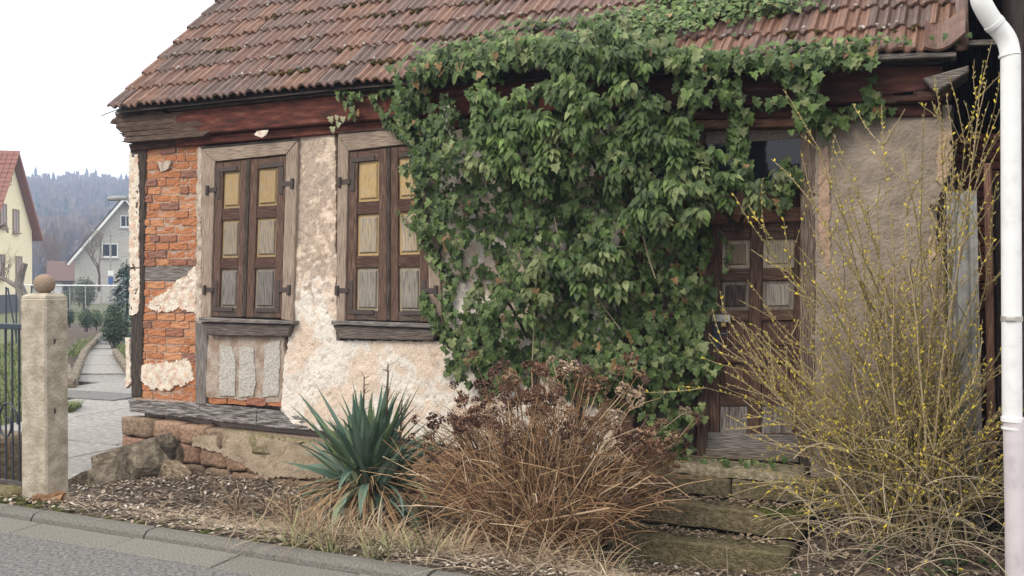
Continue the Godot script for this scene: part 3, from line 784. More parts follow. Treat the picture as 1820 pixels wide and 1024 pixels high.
# ---------------------------------------------------------------- the roof
func roof() -> void:
	var ph := deg_to_rad(44.0)
	var up := Vector3(0, sin(ph), -cos(ph))
	var nrm := Vector3(0, cos(ph), sin(ph))
	# boarding under the tiles and the rear slope
	var g := Geo.new()
	for i in 30:
		var x0 := -0.03 + 7.5 * i / 30.0
		var x1 := -0.03 + 7.5 * (i + 1) / 30.0
		for t in [[-0.02, 4.1, 0.0], [0.0, 4.1, -0.03]]:
			var q := []
			for e in [[x0, t[0]], [x1, t[0]], [x1, t[1]], [x0, t[1]]]:
				q.append(Vector3(e[0], 3.285 + sag(e[0]) - 0.035, 0.2) + up * e[1] + nrm * t[2])
			g.face(q, nrm if t[2] == 0.0 else -nrm, Vector3.RIGHT)
	g.face([Vector3(-0.03, 6.1, -2.75), Vector3(7.47, 5.9, -2.75), Vector3(7.47, 3.1, -5.6), Vector3(-0.03, 3.1, -5.6)], Vector3(0, 1, -1), Vector3.RIGHT)
	for x in [0.05, 7.4]:
		g.face([Vector3(x, 3.22 + sag(x), 0.12), Vector3(x, 6.0, -2.72), Vector3(x, 3.0, -5.5), Vector3(x, 2.7, -5.0), Vector3(x, 2.7, -0.1)], Vector3(x - 2, 0, 0))
	var deck := put("roof", g.done(), M.wood_dark, H)
	# one interlocking tile with two troughs; several rough variants
	var ms := []
	for vv in 5:
		var t := Geo.new()
		var w := 0.193
		var l := 0.335
		var prof := [[0.0, 0.03], [0.02, 0.042], [0.044, 0.038], [0.06, 0.012], [0.082, 0.005], [0.1, 0.03], [0.122, 0.034], [0.14, 0.01], [0.16, 0.006], [0.178, 0.028], [0.198, 0.036]]
		var jit := []
		for p in prof: jit.append(Vector2(rf(-0.0015, 0.0015), rf(-0.002, 0.002)))
		for i in prof.size() - 1:
			var p0 = Vector2(prof[i][0], prof[i][1]) + jit[i]
			var p1 = Vector2(prof[i + 1][0], prof[i + 1][1]) + jit[i + 1]
			var a := Vector3(p0.x, 0, p0.y)
			var b := Vector3(p1.x, 0, p1.y)
			var s := Vector3(0, l, 0)
			var a1 := a + Vector3(0, 0.012, 0.0)
			var b1 := b + Vector3(0, 0.012, 0.0)
			a -= Vector3(0, 0, 0.005); b -= Vector3(0, 0, 0.005)
			t.face([a1, b1, b + s, a + s], Vector3.BACK)
			t.face([a, b, b1, a1], Vector3(0, -1, 1))
			var lo := 0.021
			t.face([a - Vector3(0, 0, lo), b - Vector3(0, 0, lo), b, a], Vector3.DOWN)
			if i % 3 == 0: t.face([a - Vector3(0, 0, lo), b - Vector3(0, 0, lo), b + s - Vector3(0, 0, lo), a + s - Vector3(0, 0, lo)], Vector3.FORWARD)
		t.face([Vector3(0, 0, 0.005), Vector3(0, 0, 0.024), Vector3(0, l, 0.024), Vector3(0, l, 0.005)], Vector3.LEFT)
		t.face([Vector3(w + 0.005, 0, 0.01), Vector3(w + 0.005, 0, 0.03), Vector3(w + 0.005, l, 0.03), Vector3(w + 0.005, l, 0.01)], Vector3.RIGHT)
		ms.append(t.done())
	var rest := []
	var restc := []
	var made := 0
	for row in 14:
		for col in 39:
			var x := -0.06 + col * 0.1945 + (rf(-0.004, 0.004))
			var dn := (sag(x + 0.1) - sag(x - 0.1)) / 0.2
			var p := Vector3(x, 3.285 + sag(x), 0.25) + up * (row * 0.295 + rf(-0.008, 0.008)) + nrm * rf(-0.004, 0.004)
			var bx := Vector3(1, dn, 0).normalized()
			var tilt := up.rotated(Vector3.RIGHT, -0.07 + rf(-0.014, 0.014))
			var by := (tilt - bx * tilt.dot(bx)).normalized().rotated(nrm, rf(-0.012, 0.012))
			var xf := Transform3D(Basis(bx, by, bx.cross(by)), p)
			var m: int = 0
			var z := N.get_noise_2d(x * 1.2, row * 0.6) + rf(-0.5, 0.5)
			if x > 5.5 and R.randf() < 0.35: z += 0.5
			m = 4 if z < -0.3 else (2 if z < -0.05 else (0 if z < 0.15 else (1 if z < 0.4 else 3)))
			# the tiles the street sees: all rows low down, fewer columns higher up
			var far_left := x < 7.6 - row * 0.0
			var inview = row < 8 and x < [9.0, 9.0, 9.0, 7.6, 6.0, 4.8, 3.8, 2.6][row] and far_left
			if row == 0 and col == 38: continue
			if inview and made < 300:
				made += 1
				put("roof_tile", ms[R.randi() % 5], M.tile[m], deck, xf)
			else:
				rest.append(xf)
				restc.append([Color(1.0, 1.0, 1.0), Color(1.1, 1.06, 1.0), Color(0.92, 1.0, 1.05), Color(1.4, 1.25, 1.05), Color(0.8, 0.95, 1.05)][m])
	scatter("upper_roof_tiles", ms[0], M.tile[0], rest, restc, deck)
	# verge pieces at the right and a broad hollow end tile
	for row in 5:
		var p := Vector3(7.535, 3.285 + sag(7.5), 0.25) + up * (row * 0.295 + 0.03)
		put("verge_tile", stone(Vector3(0.075, 0.32, 0.05), 3, 0.2, 0.008, 15.0, row), M.tile[1 + (row % 3)], deck, Transform3D(Basis(Vector3.RIGHT, up, nrm), p + up * 0.14))
	var e := Geo.new()
	for i in 12:
		var a0 := float(i) / 12
		var a1 := float(i + 1) / 12
		var f := func(a: float): return 0.045 - 0.05 * sin(a * PI * 1.15) + 0.05 * a
		for th in [0.0, -0.02]:
			e.face([Vector3(a0 * 0.24, 0, f.call(a0) + th), Vector3(a1 * 0.24, 0, f.call(a1) + th), Vector3(a1 * 0.24, 0.33, f.call(a1) + th), Vector3(a0 * 0.24, 0.33, f.call(a0) + th)], Vector3.BACK if th == 0.0 else Vector3.FORWARD)
		e.face([Vector3(a0 * 0.24, 0, f.call(a0)), Vector3(a1 * 0.24, 0, f.call(a1)), Vector3(a1 * 0.24, 0, f.call(a1) - 0.02), Vector3(a0 * 0.24, 0, f.call(a0) - 0.02)], Vector3.DOWN)
	put("end_tile", e.done(), M.tile[0], deck, Transform3D(Basis(Vector3.RIGHT, up, nrm), Vector3(7.31, 3.285 + sag(7.4) - 0.005, 0.26)))
	# cushions of moss, most where the water lingers at the tile heads
	var bump := stone(Vector3(0.05, 0.035, 0.03), 4, 0.9, 0.014, 40.0, 2.0)
	var xs := []
	var cs := []
	for k in 95:
		var row := 1 + int(pow(R.randf(), 1.4) * 6)
		var x := rf(0.3, 7.4)
		if R.randf() < 0.55: x = rf(1.6, 4.2)
		for s in 2 + R.randi() % 5:
			var x2 := x + rf(-0.06, 0.06)
			var p := Vector3(x2, 3.285 + sag(x2), 0.25) + up * (row * 0.295 - rf(0.0, 0.05)) + nrm * rf(0.0, 0.02)
			xs.append(Transform3D(Basis(nrm, rf(0, 6)) * Basis(Vector3.RIGHT, up, nrm).scaled_local(Vector3.ONE * rf(0.25, 0.95)), p))
			cs.append(Color(1, 1, 1).lerp(Color(1.5, 0.9, 0.5), R.randf()))
	scatter("moss", bump, M.moss, xs, cs, deck)
	# grey crumbs of bedding mortar and lichen caught at the tile heads
	xs = []
	cs = []
	var crumb := stone(Vector3(0.02, 0.014, 0.012), 2, 0.5, 0.004, 60.0, 4.0, false)
	for k in 480:
		var row := 1 + R.randi() % 8
		var x := rf(0.0, 7.4)
		var p := Vector3(x, 3.285 + sag(x), 0.25) + up * (row * 0.295 - rf(-0.015, 0.03)) + nrm * rf(0.012, 0.05)
		xs.append(Transform3D(Basis(nrm, rf(0, 6)) * Basis(Vector3.RIGHT, up, nrm).scaled_local(Vector3.ONE * rf(0.5, 1.5)), p))
		cs.append(Color(0.36, 0.33, 0.3) * rf(0.5, 1.3))
	scatter("mortar_crumbs", crumb, M.stalk, xs, cs, deck)

# ---------------------------------------------------------------- windows with closed shutters
func window(O: Array, S: Array, sill: Array, apron: Array, paints: Array, mid: float, wear: Color) -> void:
	var name_ := "window"
	var W := Node3D.new()
	W.name = nm(name_, H)
	H.add_child(W, true)
	put("casing", slab_mesh([O[0], O[1], S[1], S[0]], -0.1, 0.05, 0.006, Vector3.RIGHT), M.wood_pale, W)
	put("casing", slab_mesh([O[0] - Vector2(0, 0.003), S[0] - Vector2(0, 0.003), S[3], O[3]], -0.1, 0.047, 0.006), M.wood_pale, W)
	put("casing", slab_mesh([S[1] - Vector2(0, 0.003), O[1] - Vector2(0, 0.003), O[2], S[2]], -0.1, 0.047, 0.006), M.wood_pale, W)
	put("sill", slab_mesh(sill, -0.05, 0.1, 0.006, Vector3.RIGHT), M.wood_grey, W)
	put("apron", slab_mesh(apron, -0.05, 0.065, 0.008, Vector3.RIGHT), tinted(M.wood_grey, Color(0.72, 0.66, 0.62)), W)
	put("drip_lath", slab_mesh([O[0] + Vector2(0.0, 0.012), O[1] + Vector2(0.0, 0.012), O[1], O[0]], -0.05, 0.062, 0.003, Vector3.RIGHT), M.wood_dark, W)
	for side in 2:
		var L := Node3D.new()
		L.name = nm("shutter", H)
		H.add_child(L, true)
		var q := subq(S, 0.012, 0.008, mid - 0.004, 0.992) if side == 0 else subq(S, mid + 0.004, 0.008, 0.988, 0.992)
		var u0 := 0.21
		var u1 := 0.76
		if side == 1: u0 = 0.24; u1 = 0.79
		var vs := [0.065, 0.3, 0.375, 0.62, 0.69, 0.945]
		var ztop := 0.034
		put("stile", slab_mesh(subq(q, 0, 0, u0, 1), -0.02, ztop, 0.004), M.wood_brown, L)
		put("stile", slab_mesh(subq(q, u1, 0, 1, 1), -0.02, ztop, 0.004), M.wood_brown, L)
		put("rail", slab_mesh(subq(q, u0 + 0.004, 0, u1 - 0.004, vs[0]), -0.02, ztop - 0.003, 0.004, Vector3.RIGHT), M.wood_brown, L)
		put("rail", slab_mesh(subq(q, u0 + 0.004, vs[1], u1 - 0.004, vs[2]), -0.02, ztop - 0.003, 0.004, Vector3.RIGHT), tinted(M.wood_brown, Color(0.7, 0.62, 0.6)), L)
		put("rail", slab_mesh(subq(q, u0 + 0.004, vs[3], u1 - 0.004, vs[4]), -0.02, ztop - 0.003, 0.004, Vector3.RIGHT), tinted(M.wood_brown, Color(0.7, 0.62, 0.6)), L)
		put("rail", slab_mesh(subq(q, u0 + 0.004, vs[5], u1 - 0.004, 1.0), -0.02, ztop - 0.003, 0.004, Vector3.RIGHT), tinted(M.wood_grey, Color(0.5, 0.42, 0.37)), L)
		for k in 3:
			var pq := subq(q, u0, vs[k * 2], u1, vs[k * 2 + 1])
			var rim: Material = M.paint_yellow if paints[k] < 2 else M.paint_worn
			put("panel_rim", slab_mesh(pq, -0.01, 0.008, 0.002), tinted(rim, wear), L)
			put("panel", slab_mesh(subq(pq, 0.11, 0.07, 0.89, 0.93), 0.0, 0.024, 0.009), tinted([M.paint_yellow, M.paint_worn, M.paint_gone][paints[k]], wear * rf(0.86, 1.06)), L)
		if side == 1: put("cover_strip", slab_mesh(subq(q, -0.06, 0.0, 0.05, 0.995), 0.03, 0.046, 0.005), M.wood_dark, L)
		# iron corner straps
		for top in 2:
			var f := func(a: float, b: float, c: float, d: float):
				var A: float = 1.0 - c if side == 1 else a
				var C: float = 1.0 - a if side == 1 else c
				return subq(q, A, b if top == 0 else 1.0 - d, C, d if top == 0 else 1.0 - b)
			put("hinge_strap", slab_mesh(f.call(0.05, 0.035, 0.66, 0.063), 0.03, 0.042, 0.002), M.iron, L)
			put("hinge_strap", slab_mesh(f.call(0.05, 0.066, 0.15, 0.235), 0.03, 0.042, 0.002), M.iron, L)
			put("hinge_arm", slab_mesh(f.call(-0.2, 0.16, 0.047, 0.19), 0.03, 0.052, 0.002), M.iron, L)
			put("hinge_pin", slab_mesh(f.call(-0.26, 0.145, -0.18, 0.205), 0.04, 0.07, 0.006), M.iron, L)

func windows() -> void:
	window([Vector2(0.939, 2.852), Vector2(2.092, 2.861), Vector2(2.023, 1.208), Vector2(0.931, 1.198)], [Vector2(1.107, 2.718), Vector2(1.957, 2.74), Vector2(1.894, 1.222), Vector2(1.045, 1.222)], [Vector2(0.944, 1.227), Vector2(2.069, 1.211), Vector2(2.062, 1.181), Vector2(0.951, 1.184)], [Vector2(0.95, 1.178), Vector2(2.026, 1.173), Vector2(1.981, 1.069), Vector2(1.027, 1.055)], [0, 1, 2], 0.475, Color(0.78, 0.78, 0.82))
	window([Vector2(2.532, 2.888), Vector2(3.505, 2.89), Vector2(3.596, 1.196), Vector2(2.509, 1.208)], [Vector2(2.64, 2.731), Vector2(3.439, 2.761), Vector2(3.465, 1.217), Vector2(2.6, 1.22)], [Vector2(2.491, 1.225), Vector2(3.586, 1.217), Vector2(3.586, 1.18), Vector2(2.491, 1.19)], [Vector2(2.481, 1.183), Vector2(3.558, 1.173), Vector2(3.509, 1.072), Vector2(2.56, 1.065)], [0, 1, 2], 0.52, Color(1, 1, 1))

# ---------------------------------------------------------------- the door
func door() -> void:
	var Dn := Node3D.new()
	Dn.name = nm("door", H)
	H.add_child(Dn, true)
	var z := -0.1
	var leaf := [Vector2(5.833, 2.012), Vector2(6.495, 2.011), Vector2(6.492, 0.354), Vector2(5.811, 0.301)]
	# two leaves: the right one with ten panels, the left mostly behind ivy
	for lf in [[leaf, true], [[Vector2(5.224, 2), Vector2(5.739, 2.01), Vector2(5.734, 0.274), Vector2(5.226, 0.255)], false]]:
		var q: Array = lf[0]
		var cols := [[0.14, 0.45], [0.59, 0.93]] if lf[1] else [[0.16, 0.84]]
		var rows := [[0.075, 0.2], [0.255, 0.385], [0.43, 0.56], [0.615, 0.755], [0.805, 0.925]]
		put("door_leaf", slab_mesh(subq(q, 0, 0, 1, 1), z - 0.06, z + 0.0, 0.004), M.door_wood, Dn)
		var us := [0.0]
		for c in cols: us.append_array(c)
		us.append(1.0)
		for i in range(0, us.size(), 2):
			put("stile", slab_mesh(subq(q, us[i] + 0.002, 0, us[i + 1] - 0.002, 1.0), z, z + 0.035, 0.005), M.door_wood, Dn)
		for c in cols:
			var v := 0.0
			for r in rows:
				put("rail", slab_mesh(subq(q, c[0], v, c[1], r[0]), z, z + 0.032, 0.005, Vector3.RIGHT), M.door_wood, Dn)
				v = r[1]
			put("rail", slab_mesh(subq(q, c[0], v, c[1], 1.0), z, z + 0.032, 0.005, Vector3.RIGHT), M.door_wood, Dn)
			for r in rows.size():
				var pq := subq(q, c[0], rows[r][0], c[1], rows[r][1])
				var rim: Material = [M.paint_worn, tinted(M.paint_gone, Color(0.7, 0.65, 0.6)), M.door_wood, M.door_wood, M.wood_grey][r]
				var fld: Material = [tinted(M.paint_gone, Color(0.75, 0.62, 0.52)) if c[0] < 0.3 else tinted(M.paint_worn, Color(0.85, 0.85, 0.85)), M.wood_dark if c[0] < 0.3 else M.paint_gone, M.door_wood, M.wood_brown, M.wood_grey][r]
				put("panel_rim", slab_mesh(pq, z, z + 0.012, 0.003), rim, Dn)
				if r < 4: put("panel", slab_mesh(subq(pq, 0.14, 0.13, 0.86, 0.87), z, z + 0.024, 0.009), fld, Dn)
				else:
					for k in 3: put("panel_board", slab_mesh(subq(pq, 0.03 + k * 0.32, 0.02, 0.34 + k * 0.32, 1.0 + rf(0.0, 0.14)), z, z + 0.02 + rf(0, 0.004), 0.003), fld, Dn)
	put("kick_board", slab_mesh([Vector2(5.826, 0.439), Vector2(6.488, 0.465), Vector2(6.489, 0.347), Vector2(5.822, 0.32)], z, z + 0.062, 0.006, Vector3.RIGHT), M.wood_grey, Dn)
	put("weather_board", slab_mesh([Vector2(5.821, 0.325), Vector2(6.493, 0.352), Vector2(6.493, 0.275), Vector2(5.817, 0.248)], z, z + 0.09, 0.008, Vector3.RIGHT), tinted(M.wood_grey, Color(0.85, 0.84, 0.78)), Dn)
	put("centre_batten", slab_mesh([Vector2(5.768, 1.985), Vector2(5.845, 1.992), Vector2(5.823, 0.26), Vector2(5.742, 0.253)], z - 0.04, z + 0.075, 0.008), tinted(M.wood_dark, Color(1.6, 1.35, 1.2)), Dn)
	# frame
	put("door_jamb", slab_mesh([Vector2(6.504, 2.726), Vector2(6.608, 2.731), Vector2(6.608, 0.329), Vector2(6.496, 0.319)], -0.16, 0.02, 0.008), tinted(M.wood_grey, Color(0.85, 0.72, 0.6)), Dn)
	put("door_jamb", slab_mesh([Vector2(6.503, 0.369), Vector2(6.581, 0.375), Vector2(6.574, 0.189), Vector2(6.504, 0.174)], -0.14, 0.012, 0.008), M.wood_dark, Dn)
	put("door_jamb", slab_mesh([Vector2(5.157, 2.823), Vector2(5.248, 2.816), Vector2(5.261, 0.206), Vector2(5.17, 0.198)], -0.16, 0.02, 0.008), M.wood_brown, Dn)
	put("door_head", slab_mesh([Vector2(5.248, 2.899), Vector2(6.504, 2.827), Vector2(6.504, 2.682), Vector2(5.248, 2.742)], -0.16, 0.03, 0.01, Vector3.RIGHT), tinted(M.wood_brown, Color(1.3, 1.1, 1.0)), Dn)
	put("door_transom", slab_mesh([Vector2(5.233, 2.121), Vector2(6.499, 2.115), Vector2(6.499, 2.01), Vector2(5.233, 2.003)], -0.16, -0.03, 0.008, Vector3.RIGHT), tinted(M.wood_brown, Color(1.2, 1.0, 0.9)), Dn)
	var T := [Vector2(5.216, 2.755), Vector2(6.49, 2.694), Vector2(6.492, 2.119), Vector2(5.217, 2.125)]
	put("transom_bar", slab_mesh(subq(T, 0.41, 0.0, 0.45, 1.0), -0.16, -0.07, 0.005), M.wood_brown, Dn)
	put("transom_rail", slab_mesh(subq(T, 0.0, 0.72, 1.0, 0.77), -0.155, -0.08, 0.005, Vector3.RIGHT), M.wood_brown, Dn)
	put("transom_pane", slab_mesh(subq(T, 0.004, 0.0, 0.408, 0.72), -0.14, -0.132, 0.001), M.glass, Dn)
	put("transom_pane", slab_mesh(subq(T, 0.452, 0.0, 0.996, 0.72), -0.14, -0.132, 0.001), M.glass, Dn)
	put("transom_board", slab_mesh(subq(T, 0.004, 0.77, 0.996, 1.0), -0.15, -0.1, 0.004), M.door_wood, Dn)
	# hasp, padlock, handle
	put("hasp", slab_mesh([Vector2(5.852, 1.333), Vector2(5.991, 1.327), Vector2(5.991, 1.273), Vector2(5.852, 1.278)], z + 0.02, z + 0.046, 0.003), M.steel, Dn)
	put("hasp_staple", slab_mesh([Vector2(5.809, 1.32), Vector2(5.839, 1.321), Vector2(5.839, 1.291), Vector2(5.809, 1.29)], z + 0.05, z + 0.08, 0.003), M.steel, Dn)
	var pk := Vector3(5.947, 1.256, -0.03)
	var pl := Geo.new()
	pl.box(Vector3.ZERO, Vector3(0.042, 0.036, 0.018), 0.006)
	put("padlock", pl.done(), M.brass, Dn, Transform3D(Basis.IDENTITY, pk))
	var sh := Geo.new()
	var sp := []
	var sr := []
	for i in 9:
		var a := PI * i / 8.0
		sp.append(pk + Vector3(cos(a) * 0.014, 0.016 + sin(a) * 0.028, 0)); sr.append(0.004)
	sh.tube(sp, sr, 6)
	put("padlock_shackle", sh.done(), M.steel, Dn)
	put("handle_plate", slab_mesh([Vector2(5.856, 1.266), Vector2(5.911, 1.267), Vector2(5.912, 1.081), Vector2(5.857, 1.08)], z + 0.02, z + 0.041, 0.003), M.gate_iron, Dn)
	var hd := Geo.new()
	var a0 := Vector3(5.882, 1.19, -0.06)
	hd.tube([a0, a0 + Vector3(0, 0, 0.045), a0 + Vector3(0.02, 0.002, 0.055), a0 + Vector3(0.09, -0.002, 0.055), a0 + Vector3(0.1, -0.006, 0.05)], [0.008, 0.008, 0.009, 0.008, 0.006], 7)
	put("door_handle", hd.done(), M.gate_iron, Dn)

# ---------------------------------------------------------------- the gap at the right and the neighbour's house
func right_gap() -> void:
	var bw := thing("shed_wall", "narrow wall of dark red bricks at the back of the gap", "wall", Vector3(7.65, -0.4, -0.75))
	var g := Geo.new()
	var y := 0.0
	var r := 0
	while y < 3.0:
		var x := -0.3 - (0.06 if r % 2 else 0.0)
		while x < 0.3:
			g.box(Vector3(x + 0.11, y + 0.032, rf(-0.004, 0.004)), Vector3(0.215, 0.058, 0.1), 0.006)
			x += 0.226
		y += 0.068
		r += 1
	tag(put("bricks", g.done(), tinted(M.brick[4], Color(0.85, 0.7, 0.65)), bw), "", "", "", "stuff")
	put("mortar_bed", box_mesh(Vector3(0.66, 3.1, 0.08), 0.005), M.mortar, bw, Transform3D(Basis.IDENTITY, Vector3(0, 1.5, -0.03)))
	var sh := Geo.new()
	for i in 12:
		var f := func(k: int): return 0.005 * sin(k * 1.15) + 0.003 * sin(k * 2.7)
		var a := float(i) / 12
		var b := float(i + 1) / 12
		for th in [0.0, -0.006]:
			var zz = 0.16 + th
			sh.face([Vector3(lerpf(7.445, 7.624, a), 2.17, zz + f.call(i)), Vector3(lerpf(7.445, 7.624, b), 2.17, zz + f.call(i + 1)), Vector3(lerpf(7.489, 7.679, b), -0.1, zz + 0.02 + f.call(i + 1)), Vector3(lerpf(7.489, 7.679, a), -0.1, zz + 0.02 + f.call(i))], Vector3.BACK if th == 0.0 else Vector3.FORWARD)
	tag(put("cladding_sheet", sh.done(), M.zinc), "tall grey weathered corrugated sheet leaning in the gap beside the house corner", "sheet")
	tag(put("fence_post", slab_mesh([Vector2(7.668, 2.353), Vector2(7.714, 2.35), Vector2(7.754, 0.116), Vector2(7.705, 0.111)], 0.0, 0.1, 0.008), tinted(M.wood_pale, Color(0.75, 0.55, 0.5))), "weathered pinkish wooden post beside the grey sheet", "post")
	tag(put("tarred_board", slab_mesh([Vector2(7.72, 2.253), Vector2(7.804, 2.249), Vector2(7.834, 0.113), Vector2(7.763, 0.106)], 0.0, 0.05, 0.006), tinted(M.wood_dark, Color(0.5, 0.5, 0.55))), "black tarred upright board behind the white downpipe", "board")
	var bar := Geo.new()
	bar.tube([Vector3(7.344, 2.083, 0.07), Vector3(7.726, 2.052, 0.07)], [0.018, 0.018], 8)
	tag(put("iron_bar", bar.done(), M.iron), "horizontal grey iron bar behind the top of the grey sheet", "bar")
	tag(put("lath", slab_mesh([Vector2(7.502, 3.169), Vector2(7.739, 3.151), Vector2(7.739, 3.118), Vector2(7.502, 3.136)], 0.06, 0.1, 0.003, Vector3.RIGHT), M.wood_grey), "thin grey lath bridging the gap at the roof edge", "lath")

func neighbour() -> void:
	var nh := thing("neighbour_house", "white rendered corner of the neighbouring house at the right edge", "house", Vector3(7.86, -0.3, 0))
	var g := Geo.new()
	g.box(Vector3(3.0, 3.2, -2.5), Vector3(6.0, 6.6, 7.1), 0.02)
	put("wall", g.done(), M.white_paint, nh)
	var s := Geo.new()
	s.box(Vector3(-0.011, 3.1, -2.2), Vector3(0.02, 6.6, 6.0), 0.004)
	put("side_boarding", s.done(), tinted(M.wood_dark, Color(0.7, 0.65, 0.65)), nh)  # dark side wall, carried up higher to help keep the gap dark
	var rr := Geo.new()
	rr.box(Vector3(-0.17, 4.6, -2.6), Vector3(0.32, 0.04, 3.4), 0.005, Basis(Vector3.RIGHT, 0.03))
	rr.box(Vector3(-0.28, 3.1, -3.0), Vector3(0.62, 7.0, 0.08), 0.005)
	put("added_gap_cover", rr.done(), M.wood_dark, nh)  # added boards above and behind the gap, only there to make it dark
	var dp := thing("downpipe", "white painted downpipe with a swan neck at the right edge", "downpipe", Vector3(7.774, -0.025, 1.17))
	var o := dp.position
	var P := Geo.new()
	var pts := [Vector3(7.595, 3.294, 1.25), Vector3(7.606, 3.129, 1.25), Vector3(7.626, 3.068, 1.24), Vector3(7.668, 2.997, 1.21), Vector3(7.716, 2.938, 1.18), Vector3(7.744, 2.883, 1.17), Vector3(7.758, 2.808, 1.17)]
	var sm := []
	var sr := []
	for i in pts.size() - 1:
		for k in 4:
			var t := k / 4.0
			var p0: Vector3 = pts[maxi(i - 1, 0)]; var p3: Vector3 = pts[mini(i + 2, pts.size() - 1)]
			sm.append((pts[i] as Vector3).cubic_interpolate(pts[i + 1], p0, p3, t) - o); sr.append(0.051)
	sm.append(pts[-1] - o); sr.append(0.051)
	P.tube(sm, sr, 24)
	put("swan_neck", P.done(), M.white_paint, dp)
	for q in [[Vector3(7.671, 2.991, 1.21), Vector3(7.716, 2.938, 1.18)], [Vector3(7.752, 2.821, 1.17), Vector3(7.758, 2.777, 1.17)]]:
		var c := Geo.new()
		c.tube([q[0] - o, (q[0] as Vector3).lerp(q[1], 0.3) - o], [0.0545, 0.0545], 24)
		put("collar", c.done(), M.white_paint, dp)
	var u := Geo.new()
	u.tube([Vector3(7.758, 2.808, 1.17) - o, Vector3(7.765, 1.891, 1.17) - o, Vector3(7.775, 0.843, 1.17) - o], [0.05, 0.05, 0.05], 24)
	put("upper_pipe", u.done(), M.white_paint, dp)
	var l := Geo.new()
	l.tube([Vector3(7.786, 0.843, 1.17) - o, Vector3(7.797, 0.359, 1.17) - o, Vector3(7.806, -0.316, 1.17) - o], [0.057, 0.057, 0.057], 24)
	put("lower_pipe", l.done(), M.pipe_grey, dp)
	for q in [[739, 746, 0.061], [756, 760, 0.059]]:
		var c := Geo.new()
		c.tube([Vector3(7.78, 0.84 - (q[0] - 740) / 330.0, 1.17) - o, Vector3(7.78, 0.84 - (q[1] - 740) / 330.0, 1.17) - o], [q[2], q[2]], 24)
		put("socket_ring", c.done(), M.white_paint, dp)
	var cl := Geo.new()
	cl.tube([Vector3(7.77, 1.395, 1.17) - o, Vector3(7.77, 1.367, 1.17) - o], [0.054, 0.054], 24)
	cl.box(Vector3(7.762, 1.381, 1.225) - o, Vector3(0.05, 0.022, 0.02), 0.003)
	put("clamp", cl.done(), M.steel, dp)

# ---------------------------------------------------------------- steps, stones
func slab_stone(x0: float, x1: float, y0: float, y1: float, z0: float, z1: float, sd: float, amp := 0.018) -> Array:
	return [stone(Vector3(x1 - x0, y1 - y0, z1 - z0), 14, 0.03, amp, 5.0, sd), Transform3D(Basis(Vector3.BACK, rf(-0.008, 0.008)) * Basis(Vector3.UP, rf(-0.01, 0.01)), Vector3((x0 + x1) / 2, (y0 + y1) / 2, (z0 + z1) / 2))]

